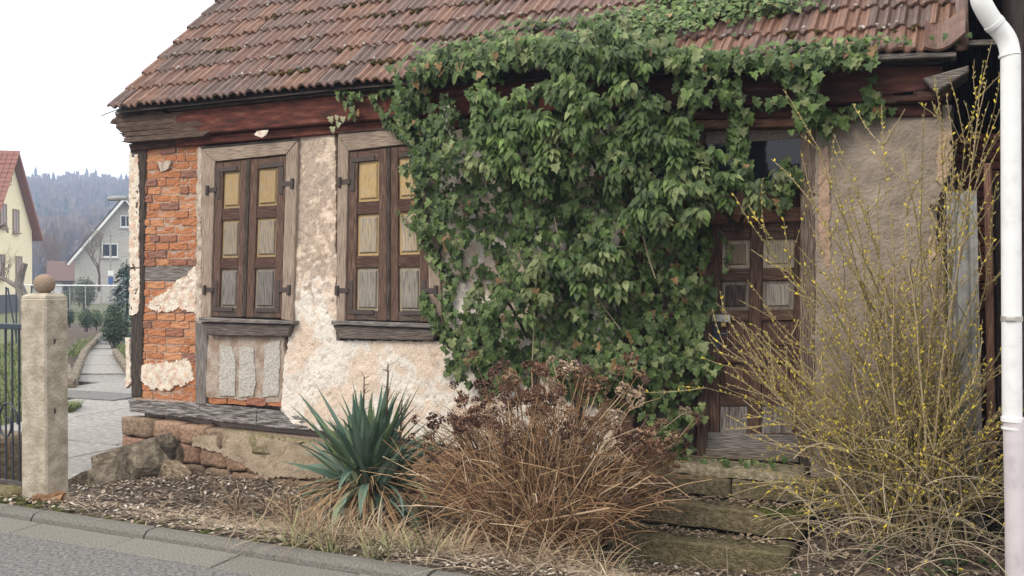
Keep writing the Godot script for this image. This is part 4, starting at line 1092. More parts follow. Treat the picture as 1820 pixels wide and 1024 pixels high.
func steps_and_rocks() -> void:
	var a := slab_stone(5.626, 6.548, 0.185, 0.25, -0.1, 0.305, 1.0, 0.018)
	var o := put("threshold_slab", a[0], tinted(M.step_stone, Color(2.7, 2.6, 3.1)), self, a[1])
	tag(o, "worn pale stone threshold slab directly under the door", "step")
	var b := thing("upper_step", "broad greenish-brown stone step of two blocks below the threshold", "step", Vector3(6, -0.14, 0.1), "stone door steps")
	for q in [[1128, 1299, 4.0], [1300, 1470, 9.0]]:
		var s := slab_stone(5.372 if q[0] == 1128 else 6.083, 6.075 if q[0] == 1128 else 6.691, 0.055, 0.182, -0.1, 0.335, q[2], 0.014)
		put("step_block", s[0], tinted(M.step_stone, Color(1.25, 1.15, 1.2)), b, Transform3D(s[1].basis, s[1].origin - b.position))
	var c := slab_stone(5.457, 6.603, -0.11, 0.035, 0.2, 0.6, 14.0, 0.014)
	tag(put("middle_step", c[0], tinted(M.step_stone, Color(1.35, 1.22, 1.2)), self, c[1]), "mossy green stone step, the middle one with moss at its right end", "step", "stone door steps")
	var d := slab_stone(5.313, 6.565, -0.4, -0.14, 0.5, 0.88, 21.0, 0.016)
	tag(put("lower_step", d[0], tinted(M.step_stone, Color(1.2, 1.12, 1.05)), self, d[1]), "lowest dark mossy stone step, half behind the dried hydrangea", "step", "stone door steps")
	var mb := stone(Vector3(0.05, 0.03, 0.05), 4, 0.9, 0.016, 40.0, 3.0)
	var xs := []
	var cs := []
	for k in 110:
		var p := Vector3(6.495 + rf(-0.16, 0.1), 0.03 + rf(-0.004, 0.012), rf(0.36, 0.6))
		if k > 70: p = Vector3(rf(5.3, 6.2), -0.33, rf(0.86, 0.95))
		xs.append(Transform3D(Basis(Vector3.UP, rf(0, 6)).scaled(Vector3.ONE * rf(0.5, 1.2)), p)); cs.append(Color(0.9, 1.2, 0.6) * rf(0.8, 1.3))
	tag(scatter("step_moss", mb, M.moss, xs, cs), "bright green moss cushions on the stone steps", "moss", "", "stuff")
	# footing stones below the right-hand wall
	var fw := thing("footing", "rough footing stones under the rendered wall right of the door", "wall", Vector3(7.0, -0.35, 0.0))
	for row in 2:
		var x = 6.627 - 0.04 * row
		while x < 7.5:
			var l := rf(0.16, 0.34)
			put("footing_stone", stone(Vector3(l - 0.015, 0.2, 0.26), 5, 0.2, 0.03, 7.0, rf(0, 50)), M.sandstone[R.randi() % 4], fw, Transform3D(Basis.IDENTITY, Vector3(x + l / 2, -0.05 - row * 0.2, 0.02 + rf(-0.02, 0.03)) - fw.position))
			x += l
	# the broken rocks at the corner of the house
	R.seed = 21
	tag(put("rock", split_rock(Vector3(0.74, 0.36, 0.5), 14), M.rock, self, Transform3D(Basis(Vector3.BACK, 0.3) * Basis(Vector3.UP, 0.3), Vector3(0.637, -0.105, 0.6))), "big angular brown rock lying at the foot of the house corner", "rock")
	tag(put("rock", split_rock(Vector3(0.34, 0.28, 0.28), 10), tinted(M.rock, Color(0.4, 0.4, 0.42)), self, Transform3D(Basis(Vector3.UP, 0.6), Vector3(0.79, -0.066, 0.45))), "small black broken rock right of the big rock", "rock")
	tag(put("rock", split_rock(Vector3(0.55, 0.22, 0.34), 9), M.rock, self, Transform3D(Basis(Vector3.BACK, 0.45), Vector3(0.56, -0.23, 0.95))), "flat brown rock sunk in the slope below the big rock", "rock")
	tag(put("rock", split_rock(Vector3(0.22, 0.13, 0.16), 9), tinted(M.rock, Color(1.5, 1.0, 0.7)), self, Transform3D(Basis(Vector3.UP, 0.2), Vector3(1.657, 0.005, 2.32))), "small ochre stone at the foot of the gate pillar", "rock")
	tag(put("rock", split_rock(Vector3(0.36, 0.22, 0.22), 9), tinted(M.rock, Color(1.5, 1.4, 1.3)), self, Transform3D(Basis(Vector3.BACK, -0.4), Vector3(1.021, -0.21, 0.5))), "pale brown stone half buried below the foundation", "rock")

# ---------------------------------------------------------------- gate
func gate() -> void:
	var p := thing("gate_pillar", "square stained concrete gate pillar topped by a stone ball", "pillar", Vector3(1.545, 0.03, 2.25))
	var shaft := Geo.new()
	var B := Basis(Vector3.UP, deg_to_rad(9))
	shaft.box(Vector3(0, 0.68, 0), Vector3(0.222, 1.5, 0.222), 0.012, B)
	put("shaft", shaft.done(), M.pillar, p)
	var cap := Geo.new()
	for k in 4:
		var a := [0.105, 0.1, 0.085, 0.06, 0.045][k] as float
		var b := [0.105, 0.1, 0.085, 0.06, 0.045][k + 1] as float
		var y0 := [1.43, 1.445, 1.456, 1.463, 1.466][k] as float
		var y1 := [1.43, 1.445, 1.456, 1.463, 1.466][k + 1] as float
		for s in 4:
			var c := [Vector3(1, 0, 1), Vector3(1, 0, -1), Vector3(-1, 0, -1), Vector3(-1, 0, 1)]
			cap.face([B * (c[s] * a) + Vector3(0, y0, 0), B * (c[(s + 1) % 4] * a) + Vector3(0, y0, 0), B * (c[(s + 1) % 4] * b) + Vector3(0, y1, 0), B * (c[s] * b) + Vector3(0, y1, 0)], B * (c[s] + c[(s + 1) % 4]) + Vector3.UP * 2)
	cap.face([B * Vector3(0.045, 1.466, 0.045), B * Vector3(0.045, 1.466, -0.045), B * Vector3(-0.045, 1.466, -0.045), B * Vector3(-0.045, 1.466, 0.045)], Vector3.UP)
	put("cap", cap.done(), M.pillar, p)
	var bm := SphereMesh.new()
	bm.radius = 0.073; bm.height = 0.146; bm.radial_segments = 32; bm.rings = 16
	put("stone_ball", bm, M.ball, p, Transform3D(Basis.IDENTITY, Vector3(0, 1.53, 0)))
	for y in [1.12, 0.62]:
		var h := Geo.new()
		h.box(B * Vector3(0.115, 0, 0.03) + Vector3(0, y, 0), Vector3(0.012, 0.035, 0.012), 0.003, B)
		put("hinge_stub", h.done(), M.iron, p)
	var gt := thing("iron_gate", "dark blue-grey iron bar gate with a scroll beside the pillar", "gate", Vector3(1.4, 0.1, 2.22))
	var o := gt.position
	put("top_rail", box_mesh(Vector3(1.5, 0.042, 0.03), 0.004), M.gate_iron, gt, Transform3D(Basis.IDENTITY, Vector3(-0.72, Vector3(1.122, 1.243, 2.2).y - o.y, 0)))
	put("bottom_rail", box_mesh(Vector3(1.5, 0.035, 0.03), 0.004), tinted(M.wood_grey, Color(0.5, 0.5, 0.5)), gt, Transform3D(Basis.IDENTITY, Vector3(-0.72, Vector3(1.113, 0.08, 2.2).y - o.y, 0)))
	for i in 20:
		var b := Geo.new()
		b.tube([Vector3(-0.02 - i * 0.074, Vector3(1.113, 0.08, 2.2).y - o.y, 0), Vector3(-0.02 - i * 0.074, Vector3(1.122, 1.243, 2.2).y - o.y, 0)], [0.0075, 0.0075], 8)
		put("bar", b.done(), M.gate_iron, gt)
	for k in 3:
		var s := Geo.new()
		var pts := []
		var rs := []
		for i in 26:
			var a := i * 0.33
			var r := 0.02 + 0.1 * (1.0 - i / 26.0)
			pts.append(Vector3(-0.29 - k * 0.4 + cos(a) * r, 0.42 + (0.1 if k == 1 else 0.0) + sin(a) * r * 1.5, 0.012)); rs.append(0.008)
		s.tube(pts, rs, 6)
		put("scroll", s.done(), M.gate_iron, gt)
	tag(put("trough", stone(Vector3(0.7, 0.42, 0.32), 7, 0.08, 0.02, 5.0, 3.0), tinted(M.sandstone[2], Color(0.75, 0.8, 0.8)), self, Transform3D(Basis.IDENTITY, Vector3(-0.033, 0.059, 1.55))), "brown stone trough standing behind the iron gate", "trough")
	tag(put("ground_ledge", stone(Vector3(1.9, 0.2, 0.26), 9, 0.05, 0.02, 5.0, 8.0), tinted(M.step_stone, Color(1.6, 1.5, 1.3)), self, Transform3D(Basis.IDENTITY, Vector3(0.45, -0.035, 2.3))), "mossy low stone ledge under the iron gate", "ledge")

# ---------------------------------------------------------------- far side
func house_block(called: String, label: String, o: Vector3, w: Vector3, ridge: Vector3, hw: float, eave: float, apex: float, depth: float, wallm: Material, roofm: Material, over: float, thick := 0.2) -> Node3D:
	var t := thing(called, label, "house", o)
	var g := Geo.new()
	for c in [0.0, depth]:
		g.face([-w * hw + ridge * c, w * hw + ridge * c, w * hw + ridge * c + Vector3(0, eave, 0), Vector3(0, apex, 0) + ridge * c, -w * hw + ridge * c + Vector3(0, eave, 0)], -ridge if c == 0.0 else ridge)
	for s in [-1.0, 1.0]:
		g.face([w * hw * s, w * hw * s + ridge * depth, w * hw * s + ridge * depth + Vector3(0, eave, 0), w * hw * s + Vector3(0, eave, 0)], w * s)
	put("wall", g.done(), wallm, t)
	var r := Geo.new()
	for s in [-1.0, 1.0]:
		var dn = (w * hw * s + Vector3(0, eave - apex, 0))
		var e = dn * (1.0 + over / hw)
		var nn = (w * s * (apex - eave) + Vector3(0, hw, 0)).normalized()
		var a = Vector3(0, apex, 0) - ridge * over + nn * 0.02
		var b = Vector3(0, apex, 0) + ridge * (depth + over) + nn * 0.02
		r.face([a + nn * thick, b + nn * thick, b + e + nn * thick, a + e + nn * thick], nn, dn)
		r.face([a, b, b + e, a + e], -nn)
		r.face([a, a + e, a + e + nn * thick, a + nn * thick], -ridge)
		r.face([a + e, b + e, b + e + nn * thick, a + e + nn * thick], dn)
	put("roof", r.done(), roofm, t)
	return t

func far_window(t: Node3D, at: Vector3, w: Vector3, out: Vector3, ww: float, hh: float, frame: Material, sill := true, panem: Material = null) -> void:
	var B := Basis(w, Vector3.UP, out)
	var g := Geo.new()
	var f := 0.09
	for q in [[Vector3(0, hh / 2 - f / 2, 0), Vector3(ww, f, 0.12)], [Vector3(0, -hh / 2 + f / 2, 0), Vector3(ww, f, 0.12)], [Vector3(-ww / 2 + f / 2, 0, 0), Vector3(f, hh - 2 * f, 0.12)], [Vector3(ww / 2 - f / 2, 0, 0), Vector3(f, hh - 2 * f, 0.12)], [Vector3(0, 0, 0), Vector3(f * 0.7, hh - 2 * f, 0.1)]]:
		g.box(B * q[0], q[1], 0.01, B)
	var o := put("window", g.done(), frame, t, Transform3D(Basis.IDENTITY, at))
	var p := Geo.new()
	p.box(Vector3.ZERO, Vector3(ww - f, hh - f, 0.04), 0.005, B)
	put("pane", p.done(), panem if panem else M.glass, o)
	if sill:
		var s := Geo.new()
		s.box(Vector3(0, -hh / 2 - 0.06, 0) + out * 0.05, Vector3(ww + 0.15, 0.08, 0.22), 0.01, B)
		put("sill", s.done(), frame, o)

func shrub(called: String, label: String, at: Vector3, size: Vector3, count: int, col: Color, leaf: Mesh, ls: float, cone := 0.0, cat := "shrub", group := "") -> void:
	var t := thing(called, label, cat, at, group)
	var xs := []
	var cs := []
	for i in count:
		var d := Vector3(R.randfn(0, 1), R.randfn(0, 1), R.randfn(0, 1)).normalized()
		var k := pow(R.randf(), 0.35)
		var lump := 1.0 + 0.28 * N.get_noise_3dv(d * 2.2 + at)
		var p := d * k * lump * size * 0.5
		var y := p.y / size.y + 0.5
		p.x *= lerpf(1.0, 1.0 - clampf(y, 0, 1), cone); p.z *= lerpf(1.0, 1.0 - clampf(y, 0, 1), cone)
		var n := (d + Vector3(rf(-0.6, 0.6), rf(0.0, 0.9), rf(-0.6, 0.6))).normalized()
		xs.append(Transform3D(leaf_basis(n, Vector3(rf(-1, 1), rf(-1, 0.3), rf(-1, 1)), ls * rf(0.7, 1.3)), p + Vector3(0, size.y * 0.52, 0)))
		cs.append(col * rf(0.6, 1.4))
	scatter("foliage", leaf, M.leaf, xs, cs, t)
	var g := Geo.new()
	for i in 5:
		var q := Vector3(rf(-0.3, 0.3) * size.x, size.y * 0.6, rf(-0.3, 0.3) * size.z)
		g.tube([Vector3(rf(-0.04, 0.04), -0.1, rf(-0.04, 0.04)), q * 0.5 + Vector3(0, 0.05, 0), q], [size.y * 0.022, size.y * 0.015, size.y * 0.006], 5)
	put("stem", g.done(), M.wood_dark, t)

func branches(g: Geo, p: Vector3, d: Vector3, l: float, r: float, depth: int, droop: float, spread: float) -> void:
	var a := p
	var dd := d
	var pts := [a]
	var rs := [r]
	for i in 3:
		dd = (dd + Vector3(rf(-0.2, 0.2), rf(-0.1, 0.2) - droop, rf(-0.2, 0.2))).normalized()
		a += dd * l / 3.0
		pts.append(a); rs.append(r * (1.0 - 0.2 * (i + 1)))
	g.tube(pts, rs, 5 if r > 0.03 else 3, false)
	if depth <= 0: return
	for k in 3 + (R.randi() % 2):
		var at: Vector3 = pts[1].lerp(pts[3], rf(0.0, 1.0))
		branches(g, at, (dd + Vector3(rf(-1, 1), rf(-0.2, 0.7), rf(-1, 1)) * spread).normalized(), l * rf(0.5, 0.75), r * 0.5, depth - 1, droop, spread)

func bare_tree(label: String, at: Vector3, h: float, col: Color, depth := 4) -> void:
	var t := thing("bare_tree", label, "tree", at, "bare trees before the wooded hill")
	var g := Geo.new()
	g.tube([Vector3(0, -0.3, 0), Vector3(0.05, h * 0.16, 0), Vector3(0, h * 0.34, 0.05)], [h * 0.02, h * 0.016, h * 0.013], 7)
	put("trunk", g.done(), tinted(M.wood_dark, Color(1.3, 1.2, 1.1)), t)
	var c := Geo.new()
	c.col = col
	for i in 6: branches(c, Vector3(0, h * rf(0.18, 0.34), 0), Vector3(rf(-0.7, 0.7), 1.0, rf(-0.7, 0.7)).normalized(), h * rf(0.3, 0.38), h * 0.009, depth, 0.0, 0.75)
	put("crown", c.done(), M.stalk, t)

func background() -> void:
	var yw := mat(0.02, [[0.0, 0.74, 0.64, 0.42], [0.5, 0.82, 0.72, 0.5], [1.0, 0.86, 0.78, 0.56]], {"tri": true, "uv": Vector3(0.3, 0.3, 0.3)})
	var red := mat(0.05, [[0.0, 0.14, 0.06, 0.045], [0.5, 0.23, 0.1, 0.07], [1.0, 0.32, 0.15, 0.11]], {"tri": true, "uv": Vector3(0.5, 0.5, 0.5)})
	var w := Vector3(-0.559, 0, -0.828)
	var ridge := Vector3(-0.828, 0, 0.559)
	var o := Vector3(-45.426, 1.143, -32.444)
	o.y = -0.5
	var h := house_block("yellow_house", "tall pale yellow house with red tiled roof at the left edge", o, w, ridge, 3.7, 5.2, 9.75, 11.0, yw, red, 0.5)
	for k in 17:
		# rows of tiles on the slope that faces the street
		var dn := (-w * 3.7 + Vector3(0, -4.55, 0)) * (k / 15.0)
		var g := Geo.new()
		var nn := (-w * 4.55 + Vector3(0, 3.7, 0)).normalized()
		for c in 36:
			g.box(Vector3(0, 9.75, 0) + dn + ridge * (-0.45 + c * 0.33) + nn * (0.25 + rf(-0.01, 0.01)), Vector3(0.31, 0.06, 0.42), 0.015, Basis(ridge, nn, ridge.cross(nn)) * Basis(Vector3.RIGHT, 0.08))
		tag(put("tile_course", g.done(), red, h), "", "", "", "stuff")
	var curt := flat(Color(0.3, 0.25, 0.22), 0.3)
	var dim := tinted(M.concrete, Color(1.3, 1.0, 0.85))
	for q in [[-1.35, 5.95], [0.75, 5.75], [-1.7, 2.85], [1.2, 2.8]]:
		far_window(h, w * q[0] + Vector3(0, q[1], 0) - ridge * 0.03, w, -ridge, 1.0, 1.45, dim, true, curt)
	far_window(h, w * -0.15 + Vector3(0, 8.3, 0) - ridge * 0.03, w, -ridge, 0.5, 0.7, yw, false)
	var sk := Geo.new()
	sk.box(Vector3(0, 0.55, 0) - ridge * 0.04, Vector3(7.8, 1.1, 0.1), 0.01, Basis(w, Vector3.UP, -ridge))
	put("plinth", sk.done(), tinted(M.concrete, Color(0.35, 0.36, 0.4)), h)
	# grey house: gable to the street
	var gw := mat(0.03, [[0.0, 0.36, 0.34, 0.31], [0.5, 0.47, 0.45, 0.41], [1.0, 0.56, 0.54, 0.5]], {"tri": true, "uv": Vector3(0.35, 0.35, 0.35)})
	var v := Vector3(-0.765, 0, -0.644)
	var rr := Vector3(0.644, 0, -0.765)
	o = Vector3(-55.001, 0.985, -50.047)
	o.y = -0.5
	h = house_block("grey_house", "grey unrendered block house with white gable edge behind the hedge", o, rr, v, 3.8, 3.9, 8.8, 9.0, gw, tinted(M.wood_dark, Color(0.7, 0.7, 0.8)), 0.55, 0.18)
	for s in [-1.0, 1.0]:
		var bb := Geo.new()
		var e = Vector3(0, 8.78, 0) + (rr * 3.8 * s + Vector3(0, -4.9, 0)) * 1.14
		var m = (Vector3(0, 8.78, 0) + e) * 0.5 - v * 0.58
		bb.box(m, Vector3((e - Vector3(0, 8.78, 0)).length(), 0.2, 0.06), 0.01, Basis((e - Vector3(0, 8.78, 0)).normalized(), ((e - Vector3(0, 8.78, 0)).normalized()).cross(v) * -1.0, v * -1.0))
		put("bargeboard", bb.done(), M.white_paint, h)
	far_window(h, rr * -1.15 + Vector3(0, 4.45, 0) - v * 0.04, rr, -v, 1.25, 1.15, M.white_paint)
	far_window(h, rr * 0.1 + Vector3(0, 6.9, 0) - v * 0.04, rr, -v, 0.9, 1.0, M.white_paint)
	far_window(h, rr * 1.6 + Vector3(0, 4.45, 0) - v * 0.04, rr, -v, 1.25, 1.15, M.white_paint)
	var blocks := Geo.new()
	for row in 36:
		var y := 0.1 + row * 0.24
		var half := 3.75 if y < 3.8 else 3.75 * (8.7 - y) / 4.9
		var x := -half + (0.2 if row % 2 else 0.0)
		while x < half - 0.4:
			if R.randf() < 0.8: blocks.box(rr * (x + 0.24) + Vector3(0, y + 0.11, 0) - v * rf(0.0, 0.012), Vector3(0.47, 0.22, 0.02), 0.006, Basis(rr, Vector3.UP, -v))
			x += 0.5
	tag(put("wall_blocks", blocks.done(), gw, h), "", "", "", "stuff")
	# low house with a red roof, between the two
	o = Vector3(-75.394, 0.852, -59.295)
	o.y = -0.5
	h = house_block("low_house", "low white house with a red roof between the yellow and the grey house", o, v, rr, 3.4, 1.9, 3.7, 6.5, M.white_paint, tinted(red, Color(0.55, 0.75, 0.85)), 0.4)
	far_window(h, rr * 1.5 - v * 3.43 + Vector3(0, 1.2, 0), rr, -v, 1.0, 0.9, dim)
	# the wooded hill
	var g := Geo.new()
	var nr := 24
	var na := 40
	var vs := []
	for i in nr + 1:
		for j in na + 1:
			var d := lerpf(150.0, 760.0, float(i) / nr)
			var X := lerpf(-0.85, 0.1, float(j) / na)
			var dir := Vector3(-0.4226 + 0.9063 * X, 0, -0.9063 - 0.4226 * X)
			var hh := -0.5 + 40.0 * ss(190, 500, d) * ss(0.1, -0.1, X) - 25.0 * ss(540, 760, d) + (N.get_noise_2d(X * 5, d * 0.006) * 5.0) * ss(200, 420, d)
			vs.append(Vector3(7.44, 0, 6.9) + dir * d + Vector3(0, hh - 2.0 * ss(200, 150, d), 0))
	for i in nr:
		for j in na:
			var a := i * (na + 1) + j
			g.face([vs[a], vs[a + 1], vs[a + na + 2], vs[a + na + 1]], Vector3.UP)
	tag(put("hill", g.done(), M.soil), "long wooded hill behind the village", "", "", "structure")
	var bt := Geo.new()
	for k in 46:
		var a := rf(0, TAU)
		var y := rf(0.28, 1.0)
		var r := 0.32 * sqrt(maxf(0.05, 1.0 - pow((y - 0.55) / 0.5, 2)))
		var p := Vector3(cos(a) * r * rf(0.3, 1), y, sin(a) * r * rf(0.3, 1))
		var q := Vector3(p.x * 0.2, y * 0.55, p.z * 0.2)
		var side := Vector3(-sin(a), rf(-0.3, 0.3), cos(a)) * rf(0.02, 0.05)
		bt.face([q, p + side, p - side], Vector3(cos(a), 0.4, sin(a)))
	bt.tube([Vector3(0, -0.1, 0), Vector3(0, 0.6, 0)], [0.018, 0.01], 4, false)
	var ct := Geo.new()
	for k in 60:
		var a := rf(0, TAU)
		var y := pow(R.randf(), 1.3) * 0.85 + 0.1
		var r := (1.02 - y) * 0.26
		var p := Vector3(cos(a) * r, y - 0.07, sin(a) * r)
		var side := Vector3(-sin(a), 0, cos(a)) * 0.05
		ct.face([Vector3(0, y + 0.05, 0), p + side, p - side], Vector3(cos(a), 0.8, sin(a)))
	var xs := []
	var cs := []
	var xc := []
	var cc := []
	for i in 5200:
		var d := sqrt(rf(185.0 * 185.0, 555.0 * 555.0))
		var X := rf(-0.72, -0.16)
		var dir := Vector3(-0.4226 + 0.9063 * X, 0, -0.9063 - 0.4226 * X)
		var hh := -0.5 + 40.0 * ss(190, 500, d) * ss(0.1, -0.1, X) - 25.0 * ss(540, 760, d) + (N.get_noise_2d(X * 5, d * 0.006) * 5.0) * ss(200, 420, d)
		var pp := Vector3(7.44, 0, 6.9) + dir * d + Vector3(0, hh - 0.5, 0)
		var s := rf(10, 16)
		if R.randf() < 0.1 + 0.3 * N.get_noise_2d(X * 9, d * 0.02):
			xc.append(Transform3D(Basis(Vector3.UP, rf(0, 6)).scaled(Vector3(s, s * rf(1.0, 1.35), s)), pp)); cc.append(Color(0.05, 0.07, 0.045) * rf(0.7, 1.5))
		else:
			xs.append(Transform3D(Basis(Vector3.UP, rf(0, 6)).scaled(Vector3(s, s * rf(0.8, 1.1), s)), pp)); cs.append(Color(0.13, 0.1, 0.08).lerp(Color(0.2, 0.15, 0.11), R.randf()))
	var f1 := scatter("bare_forest", bt.done(), M.stalk, xs, cs)
	tag(f1, "leafless brown forest covering the hill behind the village", "forest", "", "stuff")
	var f2 := scatter("conifer_forest", ct.done(), M.stalk, xc, cc)
	tag(f2, "dark conifers scattered among the leafless forest on the hill", "forest", "", "stuff")
	# trees, shrubs and street furniture of the gardens
	bare_tree("leafless brown tree right of the yellow house", Vector3(-84.806, 0.773, -65.94), 6.5, Color(0.16, 0.105, 0.07))
	bare_tree("broad leafless tree left of the grey house", Vector3(-89.479, 0.718, -71.484), 7.0, Color(0.18, 0.12, 0.08))
	bare_tree("fine-twigged leafless tree in front of the grey house wall", Vector3(-42.108, 1.055, -36.198), 4.2, Color(0.17, 0.14, 0.11))
	var sl := leaf_mesh(false)
	shrub("conifer_hedge", "dark clipped conifer bush standing beside the garden path", Vector3(-13.232, -0.271, -11.596), Vector3(0.72, 1.15, 0.72), 2600, Color(0.03, 0.055, 0.02), sl, 0.06, 0.15)
	shrub("evergreen_shrub", "tall olive green shrub in front of the grey house", Vector3(-31.209, 0.122, -25.833), Vector3(1.25, 1.55, 1.2), 2200, Color(0.06, 0.085, 0.04), sl, 0.09)
	shrub("evergreen_shrub", "narrow dark shrub by the white fence behind the gate pillar", Vector3(-33.627, 0.145, -26.912), Vector3(0.5, 1.05, 0.5), 900, Color(0.05, 0.075, 0.04), sl, 0.08)
	shrub("evergreen_shrub", "round dark green bush left of the garden path", Vector3(-20.235, -0.201, -16.606), Vector3(0.55, 0.75, 0.55), 900, Color(0.035, 0.065, 0.03), sl, 0.06)
	shrub("evergreen_shrub", "low green bush behind the clipped conifer bush", Vector3(-20.737, -0.214, -17.476), Vector3(0.5, 0.7, 0.5), 800, Color(0.06, 0.095, 0.035), sl, 0.06)
	shrub("evergreen_shrub", "small dark shrub right behind the gate pillar", Vector3(-23.324, -0.212, -18.476), Vector3(0.4, 0.65, 0.4), 700, Color(0.03, 0.05, 0.025), sl, 0.06)
	# blue spruce behind the clipped bush: whorls of drooping sprays
	var sp := thing("spruce", "blue-green spruce half hidden by the house corner", "tree", Vector3(-14.521, -0.318, -13.202))
	var tg := Geo.new()
	tg.tube([Vector3(0, -0.1, 0), Vector3(0, 2.5, 0)], [0.05, 0.01], 6)
	put("trunk", tg.done(), M.wood_dark, sp)
	xs = []
	cs = []
	for k in 130:
		var y := rf(0.2, 2.4)
		var a := rf(0, TAU)
		var r := 0.75 * (1.0 - y / 2.6) + 0.1
		for s in 22:
			var t := sqrt(R.randf())
			var p := Vector3(cos(a) * r * t, y - 0.25 * t * t, sin(a) * r * t) + Vector3(rf(-1, 1), rf(-0.3, 0.3), rf(-1, 1)) * 0.09 * t
			xs.append(Transform3D(leaf_basis(Vector3(rf(-0.5, 0.5), 1, rf(-0.5, 0.5)), Vector3(cos(a), -0.4, sin(a)) + Vector3(rf(-0.7, 0.7), 0, rf(-0.7, 0.7)), rf(0.06, 0.13)), p))
			cs.append(Color(0.06, 0.1, 0.085) * rf(0.6, 1.4))
	scatter("needles", sl, M.leaf, xs, cs, sp)
	# street lamps
	var lp := thing("street_lamp", "thin grey street lamp with two arms before the grey house", "street lamp", Vector3(-28.391, 0.4, -24.94))
	var pg := Geo.new()
	pg.tube([Vector3(0, -0.4, 0), Vector3(0, 3.55, 0)], [0.05, 0.035], 8)
	put("post", pg.done(), M.zinc, lp)
	for s in [-1.0, 1.0]:
		var ag := Geo.new()
		ag.tube([Vector3(0, 3.2, 0), rr * s * 0.4 + Vector3(0, 3.38, 0), rr * s * 0.85 + Vector3(0, 3.46, 0)], [0.025, 0.02, 0.02], 6)
		put("arm", ag.done(), M.zinc, lp)
	var sg := Geo.new()
	sg.box(-v * 0.06 + Vector3(0, 1.45, 0), Vector3(0.26, 0.24, 0.02), 0.004, Basis(rr, Vector3.UP, -v))
	put("white_plate", sg.done(), M.white_paint, lp)
	var sb := Geo.new()
	sb.box(-v * 0.06 + Vector3(0, 1.1, 0), Vector3(0.22, 0.34, 0.02), 0.004, Basis(rr, Vector3.UP, -v))
	put("blue_plate", sb.done(), flat(Color(0.06, 0.12, 0.3), 0.5), lp)
	var l2 := thing("street_lamp", "grey lamp head reaching out from behind the house corner", "street lamp", Vector3(-21.107, 0.181, -19.51))
	var q2 := Geo.new()
	q2.tube([Vector3(0, -0.6, 0), Vector3(0, 4.2, 0), Vector3(0, 4.45, 0) - rr * 0.15, Vector3(0, 4.5, 0) - rr * 0.35], [0.06, 0.045, 0.035, 0.03], 8)
	put("post", q2.done(), M.zinc, l2)
	var hd := stone(Vector3(0.62, 0.17, 0.24), 5, 0.7, 0.0, 1.0, 0.0)
	put("lamp_head", hd, M.zinc, l2, Transform3D(Basis(rr, Vector3.UP, -v) * Basis(Vector3.BACK, 0.1), Vector3(0, 4.5, 0) - rr * 0.55))
	# garden fence with a white top rail
	var fn := thing("garden_fence", "wire garden fence with a white top rail behind the beds", "fence", Vector3(-26.388, 0.024, -21.461))
	var fo := fn.position
	var fa := Vector3(-28.58, 1.309, -20.439) - fo
	var fb := Vector3(-24.274, 1.285, -22.447) - fo
	var tr := Geo.new()
	tr.tube([fa, fb], [0.028, 0.028], 6)
	put("top_rail", tr.done(), M.white_paint, fn)
	for k in 8:
		var f: Vector3 = fa.lerp(fb, k / 7.0)
		var ps := Geo.new()
		ps.tube([f + Vector3(0, 0.05, 0), Vector3(f.x, -0.9, f.z)], [0.025, 0.025], 6)
		put("post", ps.done(), M.zinc, fn)
	var wire := Geo.new()
	for k in 60:
		var f: Vector3 = fa.lerp(fb, k / 59.0)
		wire.tube([f, Vector3(f.x, -0.85, f.z)], [0.004, 0.004], 3, false)
	for k in 5: wire.tube([fa + Vector3(0, -0.25 * k, 0), fb + Vector3(0, -0.25 * k, 0)], [0.004, 0.004], 3, false)
	tag(put("wire_mesh", wire.done(), M.zinc, fn), "", "", "", "stuff")
	var f2p := thing("wire_fence", "tall wire fence with a slanting brace beside the yellow house", "fence", Vector3(-12.691, 0.199, -7.987))
	for q in [[Vector3(-12.722, 1.4, -7.973), Vector3(-12.729, -0.068, -7.969)], [Vector3(-13.411, 1.391, -8.755), Vector3(-13.418, -0.004, -8.752)], [Vector3(-12.686, 1.373, -7.99), Vector3(-12.51, 0.199, -8.071)], [Vector3(-15.745, 1.395, -10.977), Vector3(-15.752, -0.055, -10.973)]]:
		var b := Geo.new()
		b.tube([q[0] - f2p.position, q[1] - f2p.position], [0.02, 0.02], 6)
		put("fence_post", b.done(), M.gate_iron, f2p)
	# pruned tree behind the pillar
	var pt := thing("pruned_tree", "lopped grey tree stump with bare limbs behind the gate pillar", "tree", Vector3(-6.006, 0.645, -3.381))
	var po := pt.position
	var tk := Geo.new()
	tk.tube([Vector3(0.05, -0.3, 0), Vector3(-6.02, 1.009, -3.374) - po, Vector3(-6.052, 1.282, -3.359) - po, Vector3(-6.125, 1.509, -3.325) - po, Vector3(-6.083, 1.691, -3.345) - po, Vector3(-6.033, 1.845, -3.368) - po], [0.12, 0.1, 0.085, 0.07, 0.06, 0.05], 9)
	put("trunk", tk.done(), M.wood_grey, pt)
	for q in [[Vector3(-6.117, 1.445, -3.329), Vector3(-6.456, 1.554, -3.392), Vector3(-6.833, 1.656, -3.436)], [Vector3(-7.019, 1.553, -3.349), Vector3(-6.61, 2.438, -3.32), Vector3(-6.31, 2.481, -3.239), Vector3(-6.277, 2.336, -3.254)]]:
		var lb := Geo.new()
		var pts := []
		var rs := []
		for i in q.size(): pts.append(q[i] - po); rs.append(0.045 - 0.01 * i)
		lb.tube(pts, rs, 7)
		put("limb", lb.done(), M.wood_grey, pt)
	var tw := Geo.new()
	tw.col = Color(0.16, 0.12, 0.1)
	for k in 9: branches(tw, (Vector3(-6.456, 1.554, -3.392) as Vector3).lerp(Vector3(-6.816, 1.656, -3.444), R.randf()) - po, Vector3(rf(-0.3, 0.8), 0.7, rf(-0.3, 0.3)).normalized(), rf(0.25, 0.45), 0.006, 1, 0.0, 0.6)
	tag(put("twigs", tw.done(), M.stalk, pt), "", "", "", "stuff")
